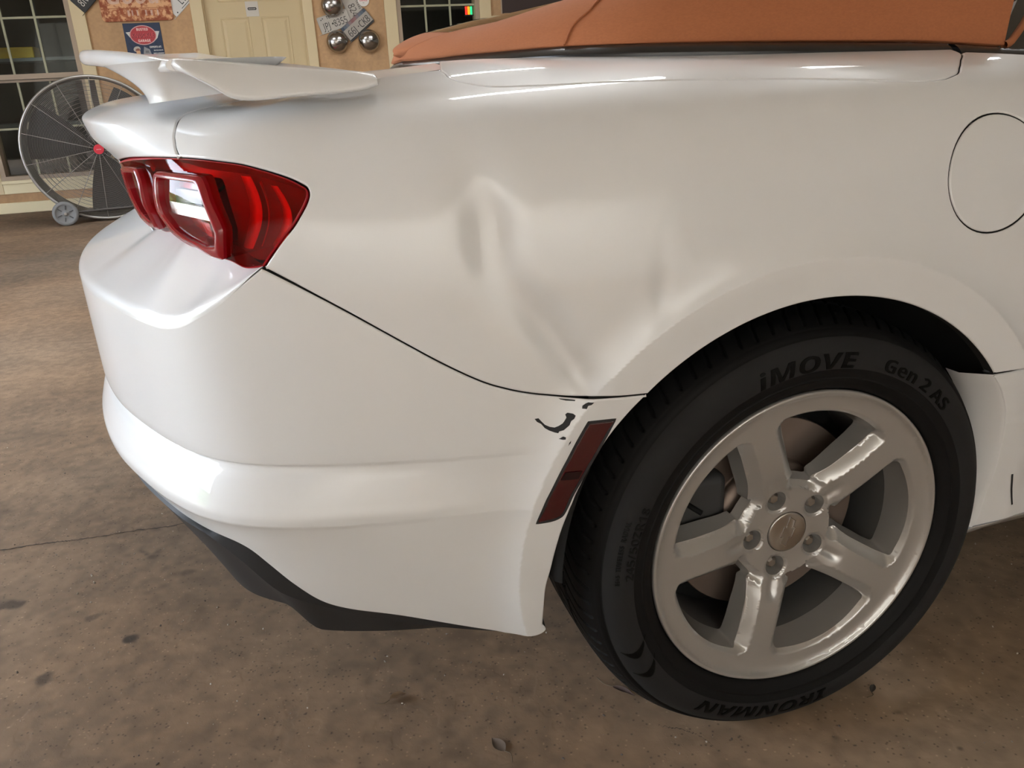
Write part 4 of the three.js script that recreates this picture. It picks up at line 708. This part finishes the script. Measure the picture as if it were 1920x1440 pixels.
// drum fan --------------------------------------------------------------------
{
  const F = thing('drum_fan', 'large grey drum fan on wheels standing before the left window', 'fan', [-1.922, 0, -6.9], 8 * D2R);
  const R = .572, cy = .59, met = std([.11, .10, .095], .45, { metalness: .6 }), rimM = std([.42, .41, .39], .35, { metalness: .8 }), dark = std([.03, .028, .026], .6), wire = std([.30, .275, .25], .45, { metalness: .5 });
  const rev = (prof, n) => grid(n, prof.length - 1, (u, v) => { const [r, z] = prof[Math.round(v * (prof.length - 1))], t = u * 2 * Math.PI; return V3(r * Math.cos(t), cy + r * Math.sin(t), z); }, true);
  mesh('drum', merge([rev([[R - .012, .0], [R - .02, -.1], [R - .02, -.42], [R - .002, -.43]], 72), rev([[R, .0], [R - .008, -.1], [R - .008, -.42], [R - .002, -.43]], 72)]), met, F);
  mesh('drum_rim', rev([...Array(13)].map((_, i) => { const a = i / 12 * 2 * Math.PI; return [R - .004 + .012 * Math.cos(a), .004 + .012 * Math.sin(a)]; }), 96), rimM, F);
  const rings = []; for (let i = 1; i <= 52; i++) { const r = .06 + (R - .075) * i / 52; const g = new THREE.TorusGeometry(r, .0013, 4, 80); g.translate(0, cy, .010 + .05 * (1 - (r / R) ** 2)); rings.push(g); }
  const g1 = mesh('front_grille', merge(rings), wire, F);
  for (let k = 0; k < 14; k++) { const a = (k / 14 * 360 + 9) * D2R, p = []; for (let i = 0; i <= 8; i++) { const r = lerp(.045, R - .01, i / 8); p.push(V3(r * Math.cos(a), cy + r * Math.sin(a), .0135 + .05 * (1 - (r / R) ** 2))); } mesh('grille_spoke', tube(p, .0028, 16, 6), wire, F); }
  const rr = []; for (let i = 1; i <= 16; i++) { const g = new THREE.TorusGeometry(.07 + (R - .09) * i / 16, .002, 4, 64); g.translate(0, cy, -.43); rr.push(g); } mesh('rear_grille', merge(rr), wire, F);
  const bd = new THREE.CylinderGeometry(.038, .040, .014, 32); bd.rotateX(Math.PI / 2); bd.translate(0, cy, .068);
  const badge = mesh('badge', bd, std('#cf2f3f', .4), F); badge.userData.label = 'round red badge';
  const pl = new THREE.PlaneGeometry(.06, .012); pl.translate(0, cy, .0756); mesh('badge_lettering', pl, std('#ffffff', .6, { map: canvasTex(160, 32, (c, w, h) => { c.fillStyle = '#cf2f3f'; c.fillRect(0, 0, w, h); c.fillStyle = '#f4d9d9'; c.font = 'bold 24px sans-serif'; c.textAlign = 'center'; c.fillText('DAYTON', w / 2, 25); }) }), badge);
  const mc = new THREE.CylinderGeometry(.11, .11, .24, 28); mc.rotateX(Math.PI / 2); mc.translate(0, cy, -.30); mesh('motor', mc, met, F);
  for (let k = 0; k < 3; k++) mesh('blade', grid(10, 14, (u, v) => { const r = lerp(.07, R - .05, v), a = (k * 120 + 40 + (u - .5) * lerp(70, 52, v)) * D2R; return V3(r * Math.cos(a), cy + r * Math.sin(a), -.10 - .08 * (u - .5) * 2); }), dark, F);
  mesh('motor_bracket', merge([bx(.05, 2 * R - .06, .03, -.05, cy, -.40), bx(.05, 2 * R - .06, .03, .05, cy, -.40), bx(.24, .012, .2, 0, cy - .12, -.32)]), met, F);
  for (const sx of [-1, 1]) {
    const wg = [], cx = sx * .352, wy = .1002, wz = .06; const prof = [[.0, .018], [.016, .018], [.018, .010], [.034, .006], [.066, .008], [.074, .018], [.082, .021], [.097, .017], [.1, .0], [.097, -.017], [.082, -.021], [.0, -.02]];
    const wh = mesh('wheel', grid(40, prof.length - 1, (u, v) => { const [r, z] = prof[Math.round(v * (prof.length - 1))], t = u * 2 * Math.PI; return V3(cx + r * Math.cos(t), wy + r * Math.sin(t), wz + z); }, true), std([.20, .195, .19], .6), F);
    for (let k = 0; k < 6; k++) { const a = (k * 60 + 20) * D2R, b = new THREE.BoxGeometry(.034, .006, .006); b.rotateZ(a); b.translate(cx + .049 * Math.cos(a), wy + .049 * Math.sin(a), wz + .011); mesh('wheel_rib', b, std([.06, .06, .06], .6), wh); }
    const hb = new THREE.CylinderGeometry(.011, .011, .012, 6); hb.rotateX(Math.PI / 2); hb.translate(cx, wy, wz + .024); mesh('axle_nut', hb, M.steel, wh);
  }
  mesh('axle', tube([V3(-.35, .1, .03), V3(.35, .1, .03)], .011, 4, 8), met, F);
  mesh('frame', merge([tube([V3(-.35, .1, .03), V3(-.40, .2, -.02), V3(-.42, .2, -.36), V3(-.3, .03, -.44)], .013, 24, 8), tube([V3(.35, .1, .03), V3(.40, .2, -.02), V3(.42, .2, -.36), V3(.3, .03, -.44)], .013, 24, 8), tube([V3(-.3, .013, -.44), V3(.3, .013, -.44)], .013, 4, 8)]), met, F);
}

// things on the wall -------------------------------------------------------------
const onW = (o, a, y, out, turn = 0) => { o.position.copy(onWall(a, y, out)); o.rotation.set(0, -WA, 0); o.rotateZ(turn); return o; };
function rrect(w, h, r) { const s = new THREE.Shape(), x = w / 2, y = h / 2; s.moveTo(-x + r, -y); s.lineTo(x - r, -y); s.quadraticCurveTo(x, -y, x, -y + r); s.lineTo(x, y - r); s.quadraticCurveTo(x, y, x - r, y); s.lineTo(-x + r, y); s.quadraticCurveTo(-x, y, -x, y - r); s.lineTo(-x, -y + r); s.quadraticCurveTo(-x, -y, -x + r, -y); return s; }
function sheet(w, h, r, d) { const g = new THREE.ExtrudeGeometry(rrect(w, h, r), { depth: d, bevelEnabled: true, bevelSize: .0012, bevelThickness: .0012, bevelSegments: 2, curveSegments: 6 }), p = g.attributes.position, uv = g.attributes.uv; for (let i = 0; i < p.count; i++) uv.setXY(i, p.getX(i) / w + .5, p.getY(i) / h + .5); return g; }
function plate(label, a, y, out, turn, draw, name = 'licence_plate') {
  const o = mesh(name, sheet(.305, .152, .014, .0015), std('#ffffff', .5, { map: canvasTex(512, 256, draw) })); tag(o, label, 'licence plate'); onW(o, a, y, out, turn * D2R);
  // rolled rim
  const pts = rrect(.299, .146, .012).getPoints(6).map((p) => V3(p.x, p.y, .0032)); mesh('raised_rim', tube(pts, .0018, 80, 5, true), o.material, o); return o;
}
const txt = (c, s, x, y, size, color, font = 'bold', sx = 1, al = 'center') => { c.save(); c.translate(x, y); c.scale(sx, 1); c.fillStyle = color; c.textAlign = al; c.font = `${font} ${size}px sans-serif`; c.fillText(s, 0, 0); c.restore(); };
plate('pale grey licence plate reading TEXAS JPJ 8355', -.066, 1.566, .011, 16, (c, w, h) => { c.fillStyle = '#b9b1a6'; c.fillRect(0, 0, w, h); txt(c, 'TEXAS', 240, 62, 58, '#26221f', 'bold', 1.05); txt(c, 'JPJ', 118, 208, 142, '#2b2623', 'normal', .74); txt(c, '8355', 352, 208, 142, '#2b2623', 'normal', .74); c.fillStyle = '#2b2623'; c.save(); c.translate(222, 150); c.rotate(.785); c.fillRect(-13, -13, 26, 26); c.restore(); for (const [x, y] of [[60, 50], [90, 36], [440, 50], [110, 236], [400, 236]]) { c.beginPath(); c.arc(x, y, 9, 0, 7); c.fill(); } });
plate('pale grey licence plate turned upright with digits 824', .128, 1.69, .003, -68, (c, w, h) => { c.fillStyle = '#b3aba0'; c.fillRect(0, 0, w, h); txt(c, '824', 300, 200, 150, '#39322d', 'normal', .8); c.fillStyle = '#8c3a34'; c.beginPath(); c.arc(430, 160, 10, 0, 7); c.fill(); txt(c, 'TEXAS', 260, 52, 44, '#4a423c', 'bold', 1.1); });
plate('grey licence plate with blue and red top band reading 66J CK8', .152, 1.527, .019, 37, (c, w, h) => { c.fillStyle = '#a59c92'; c.fillRect(0, 0, w, h); const b = ['#3c4654', '#5a6470', '#6d6f77', '#8a7272', '#8a5f5e', '#8f6a68', '#7d7176', '#69707a', '#586470', '#46525e']; b.forEach((q, i) => { c.fillStyle = q; c.fillRect(i * w / 10, 0, w / 10 + 1, 56); }); c.fillStyle = '#24201e'; c.fillRect(0, 226, w, 30); txt(c, '66J', 128, 205, 150, '#2b2624', 'normal', .78); txt(c, 'CK8', 378, 205, 150, '#2b2624', 'normal', .78); c.fillStyle = '#2b2624'; c.beginPath(); c.arc(254, 150, 10, 0, 7); c.fill(); });
plate('black licence plate with white letters 8N on the window casing', -2.195, 1.858, .03, 43, (c, w, h) => { c.fillStyle = '#1f1a17'; c.fillRect(0, 0, w, h); txt(c, '8N', 120, 190, 150, '#cfc8bd', 'normal', .72); txt(c, '5', 300, 190, 150, '#b9b2a6', 'normal', .72); c.fillStyle = '#6b6258'; for (let i = 0; i < 60; i++) { c.fillRect((i * 83) % w, (i * 57) % h, 5, 3); } c.fillRect(206, 120, 26, 12); });
plate('white licence plate half hidden behind the rusty sign', -1.425, 1.805, .003, 42, (c, w, h) => { c.fillStyle = '#d8d3cc'; c.fillRect(0, 0, w, h); txt(c, 'LV', 250, 200, 150, '#2a2725', 'normal', .8); c.fillStyle = '#2a2725'; c.beginPath(); c.arc(60, 222, 10, 0, 7); c.fill(); c.fillRect(150, 226, 180, 8); });
{ // rusty pressed sign
  const w = .605, h = .42, map = canvasTex(512, 356, (c, W, H) => {
    const img = c.createImageData(W, H); for (let j = 0; j < H; j++) for (let i = 0; i < W; i++) { const a = fbm(i / 30, j / 30, 64, 4), b = fbm(i / 9 + 40, j / 9, 64, 3), e = Math.min(i, W - i, H - j) / 30, lowBand = j > H - 95 ? .25 : 0, t = clamp((a - .42) * 3.2 + (b - .5) * 1.2 + lowBand + (e < 1 ? (1 - e) * .5 : 0), 0, 1), k = (j * W + i) * 4; img.data[k] = lerp(222, 150, t); img.data[k + 1] = lerp(170, 78, t); img.data[k + 2] = lerp(126, 48, t); img.data[k + 3] = 255; } c.putImageData(img, 0, 0); c.scale(.5, .5);
    c.globalAlpha = .75; txt(c, 'Good', 470, 470, 330, '#d8b9a8', 'italic bold', .95); c.globalAlpha = .62; txt(c, 'QUALITY', 520, 655, 150, '#a85a38', 'bold', 1.25); c.globalAlpha = .7; for (const [x, ww] of [[372, 34], [432, 22], [505, 22], [628, 26], [706, 30], [800, 22]]) { c.fillStyle = '#d9bfb2'; c.fillRect(x, 560, ww, 80); } c.globalAlpha = 1; c.fillStyle = '#a4603c'; c.fillRect(20, 528, 984, 7); });
  const o = mesh('rusty_sign', sheet(w, h, .035, .012), std('#ffffff', .75, { map, bumpMap: map, bumpScale: .003 })); tag(o, 'rusty orange pressed metal sign with worn raised letters', 'sign'); onW(o, -1.82, 1.624 + h / 2, .009);
}
{ // garage sign
  const w = .318, h = .42, map = canvasTex(640, 845, (c, W, H) => {
    c.fillStyle = '#22304a'; c.fillRect(0, 0, W, H); for (let i = 0; i < 400; i++) { c.fillStyle = i % 2 ? '#26354f' : '#1f2b43'; c.fillRect((i * 137) % W, (i * 211) % H, 40, 14); }
    c.fillStyle = '#d6d2cb'; c.beginPath(); c.moveTo(28, 150); c.lineTo(130, 142); c.lineTo(520, 142); c.lineTo(612, 146); c.lineTo(560, 260); c.lineTo(480, 330); c.lineTo(180, 330); c.lineTo(90, 240); c.fill();
    c.strokeStyle = '#a39a95'; c.lineWidth = 4; for (let i = 0; i < 5; i++) { c.beginPath(); c.moveTo(60 + i * 22, 165 + i * 24); c.lineTo(200, 165 + i * 24); c.moveTo(440, 165 + i * 24); c.lineTo(590 - i * 14, 165 + i * 24); c.stroke(); }
    c.fillStyle = '#cf9b97'; c.beginPath(); c.ellipse(320, 205, 232, 168, 0, 0, 7); c.fill(); c.fillStyle = '#b3343a'; c.beginPath(); c.ellipse(320, 205, 216, 152, 0, 0, 7); c.fill();
    txt(c, 'BUSTED', 320, 128, 62, '#f0d6cb', 'bold', .9); txt(c, 'GARAGE', 325, 322, 62, '#f0d6cb', 'bold', .9); c.lineWidth = 5; c.strokeStyle = '#e3b5aa'; c.strokeText; txt(c, 'KNUCKLE', 322, 247, 104, '#2e0d12', 'bold', .86); txt(c, 'KNUCKLE', 314, 243, 104, '#c8484c', 'bold', .86);
    txt(c, 'EXPERTS AT:', 500, 428, 44, '#ece7dd', 'bold', .82); txt(c, 'BUSTED BOLTS', 540, 482, 30, '#e0dbd2', 'bold', .78); txt(c, 'DRIVE ALIGNMENT', 540, 534, 30, '#e0dbd2', 'bold', .70);
    c.fillStyle = '#b9aea2'; c.beginPath(); c.ellipse(170, 440, 62, 46, -.3, 0, 7); c.fill(); c.fillStyle = '#8f5a48'; c.beginPath(); c.ellipse(180, 455, 40, 26, -.3, 0, 7); c.fill(); c.fillStyle = '#d8a97c'; c.fillRect(150, 470, 70, 60); c.fillStyle = '#8d8b8c'; c.beginPath(); c.moveTo(270, 520); c.lineTo(300, 400); c.lineTo(390, 450); c.lineTo(410, 540); c.lineTo(290, 560); c.fill(); c.fillStyle = '#6d6a6c'; c.fillRect(310, 470, 60, 40); });
  const o = mesh('garage_sign', sheet(w, h, .003, .002), std('#ffffff', .55, { map })); tag(o, 'dark blue garage sign with red oval and white wings below the rusty sign', 'sign'); onW(o, -1.808, 1.606 - h / 2, .003);
}
{ const o = mesh('door_notice', sheet(.115, .128, .001, .0008), std('#ffffff', .7, { map: canvasTex(256, 285, (c, w, h) => { c.fillStyle = '#cfc6bb'; c.fillRect(0, 0, w, h); c.fillStyle = '#14110f'; c.beginPath(); c.moveTo(52, 112); c.lineTo(204, 112); c.quadraticCurveTo(232, 138, 204, 164); c.lineTo(52, 164); c.quadraticCurveTo(24, 138, 52, 112); c.fill(); txt(c, 'Restroom', 128, 149, 32, '#d8d2ca', 'bold', .95); }) })); tag(o, 'small white paper notice with black oblong label on the cream door', 'notice'); onW(o, -.812, 1.70, -.0325); }
{ const g = new THREE.CylinderGeometry(.055, .055, .004, 40); g.rotateX(Math.PI / 2); const o = mesh('round_sign', g, std('#ded7cd', .5)); tag(o, 'small round white sign with red lettering beside the hubcaps', 'sign'); onW(o, .232, 1.745, .01); const f = new THREE.CircleGeometry(.054, 40); f.translate(0, 0, .0024); mesh('print', f, std('#ffffff', .5, { map: canvasTex(256, 256, (c, w, h) => { c.fillStyle = '#e2dbd2'; c.fillRect(0, 0, w, h); txt(c, 'GARAGE', 128, 150, 52, '#c4585c', 'bold', .9); txt(c, 'EST', 128, 190, 24, '#6d655c'); }) }), o); }
function hubcap(a, y, out, red, label) {
  const pr = [[.1, .0], [.104, .004], [.104, .010], [.101, .014], [.098, .024], [.088, .042], [.070, .058], [.046, .069], [.022, .0745], [.0001, .076]];
  const g = grid(56, pr.length - 1, (u, v) => { const [r, z] = pr[Math.round(v * (pr.length - 1))], t = u * 2 * Math.PI; return V3(r * Math.cos(t), r * Math.sin(t), z); }, true);
  const o = tag(mesh('hubcap', g, std([.42, .40, .38], .2, { metalness: 1 })), label, 'hubcap', 'domed hubcaps on the wall'); onW(o, a, y, out);
  const zAt = pchip([0, .022, .046, .07, .088, .098], [.076, .0745, .069, .058, .042, .024]), pt = (x, yy) => V3(x, yy, zAt(Math.hypot(x, yy)) + .0008);
  if (red) { mesh('red_mark', merge([[[-.052, -.048], [-.018, -.030], [.012, -.026], [-.010, -.044], [-.034, -.058]], [[.008, .022], [.048, .040], [.056, .036], [.030, .020]]].map((q) => { const P = q.map(([x, yy]) => pt(x, yy)), pos = []; P.forEach((p) => pos.push(p.x, p.y, p.z)); const id = []; for (let i = 1; i < P.length - 1; i++) id.push(0, i, i + 1); return geo(pos, id); })), std('#7c1f28', .4), o); mesh('red_stripe', tube([pt(-.02, -.028), pt(.01, -.020), pt(.045, -.006)], .0018, 16, 5), std([.03, .02, .02], .4), o); }
  else mesh('script_line', merge([tube([pt(-.06, .004), pt(-.02, .007), pt(.03, .008), pt(.066, .012)], .0016, 24, 5), tube([pt(-.05, -.004), pt(-.01, -.001), pt(.05, .004)], .0012, 24, 5)]), std([.05, .05, .05], .4), o);
  return o;
}
hubcap(-.070, 1.708, .022, true, 'domed chrome hubcap with red marks above the Texas plate');
hubcap(-.058, 1.382, .026, true, 'domed chrome hubcap with red marks below the Texas plate');
hubcap(.249, 1.380, .026, false, 'domed chrome hubcap without red, below the plate reading 66J CK8');
// what shows in the windows: a bin, a rack and a built reflection
{ const o = mesh('yellow_bin', bx(.42, .10, .25, 0, 0, 0, .01), std('#c9a21c', .6)); tag(o, 'yellow plastic bin behind the left window pane', 'bin'); onW(o, -3.10, 1.42, -.7);
  const s = mesh('storage_rack', merge([wb(-3.9, -2.3, 1.34, 1.37, -1.0, -.5), wb(-3.9, -2.3, .75, .78, -1.0, -.5), wb(-3.9, -3.86, 0, 1.9, -1, -.96), wb(-2.34, -2.3, 0, 1.9, -1, -.96), wb(-2.34, -2.3, 0, 1.9, -.54, -.5), wb(-3.9, -3.86, 0, 1.9, -.54, -.5)]), std([.12, .12, .12], .5)); s.geometry.applyMatrix4(wallGroup); tag(s, 'grey metal rack inside the room behind the left window', 'rack');
  const l = thing('lamp_reflection', 'red amber and green lamp reflection built as glowing rods behind the right window', 'lamp', [0, 0, 0]); onW(l, 1.28, 1.63, -.06);
  [['#ff2a20', -.026], ['#ff9a1c', 0], ['#25d08a', .026]].forEach(([q, x]) => { const g = new THREE.CylinderGeometry(.011, .011, .075, 14); g.translate(x, 0, 0); mesh('reflection_rod', g, new THREE.MeshStandardMaterial({ color: q, emissive: q, emissiveIntensity: .9, roughness: .3 }), l); });  // glowing rods stand in for a lamp reflected in the pane
  mesh('reflection_base', bx(.09, .012, .03, 0, -.044, 0, .003), M.darkMetal, l); }

// small things on the floor --------------------------------------------------------
{ // loose grit
  const g = new THREE.IcosahedronGeometry(1, 0), n = 2600, im = new THREE.InstancedMesh(g, std('#ffffff', .85), n), m = new THREE.Matrix4(), q = new THREE.Quaternion(), c = new THREE.Color();
  for (let i = 0; i < n; i++) { const x = -1.9 + 2.9 * rnd(), z = -2.2 + 2.5 * rnd(), s = .0006 + .0016 * Math.pow(rnd(), 4); q.setFromEuler(new THREE.Euler(rnd() * 6, rnd() * 6, rnd() * 6)); m.compose(V3(x, s * .35, z), q, V3(s * (1 + rnd()), s * .8, s)); im.setMatrixAt(i, m); const k = rnd(); c.setRGB(...(k > .55 ? [.30, .26, .21] : k > .12 ? [.10, .08, .065] : [.55, .5, .43])); im.setColorAt(i, c); }
  im.name = 'floor_grit'; im.castShadow = im.receiveShadow = true; im.userData = { kind: 'stuff', label: 'loose sand and grit scattered on the concrete floor', category: 'grit' }; scene.add(im);
}
function leaf(name, label, x, z, turn, len, wid, curl, col) {
  const o = tag(mesh(name, grid(10, 6, (u, v) => { const w = wid * Math.sin(Math.PI * Math.pow(u, .8)) * (v - .5), l = (u - .5) * len; return V3(l, .0022 + curl * (4 * (v - .5) * (v - .5)) * Math.sin(Math.PI * u) + .25 * curl * Math.abs(Math.sin(u * 7)) + curl * .4 * u * u, w); }), std(col, .8)), label, 'leaf'); o.position.set(x, 0, z); o.rotation.y = turn;
  mesh('stem', tube([V3(-len * .48, .003, 0), V3(-len * .8, .004, .004), V3(-len * 1.25, .0025, -.004)], .0008, 12, 5), std([.14, .10, .06], .8), o); return o;
}
leaf('dry_leaf', 'curled brown leaf with a long stem lying on open concrete', -.598, -.272, .12, .032, .016, .006, [.20, .13, .075]);
leaf('dry_leaf', 'dark folded leaf caught under the edge of the tyre', -.222, -.150, -.95, .045, .012, .004, [.07, .04, .03]);
leaf('dry_leaf', 'small dark leaf fragment on the floor near the front of the tyre', .18, -.01, .7, .022, .010, .003, [.06, .05, .04]);
leaf('dry_leaf', 'grey crumpled leaf flattened into the concrete below the bumper', -.462, -.108, 1.9, .036, .020, .0022, [.16, .12, .09]);
renderer.render(scene, camera);
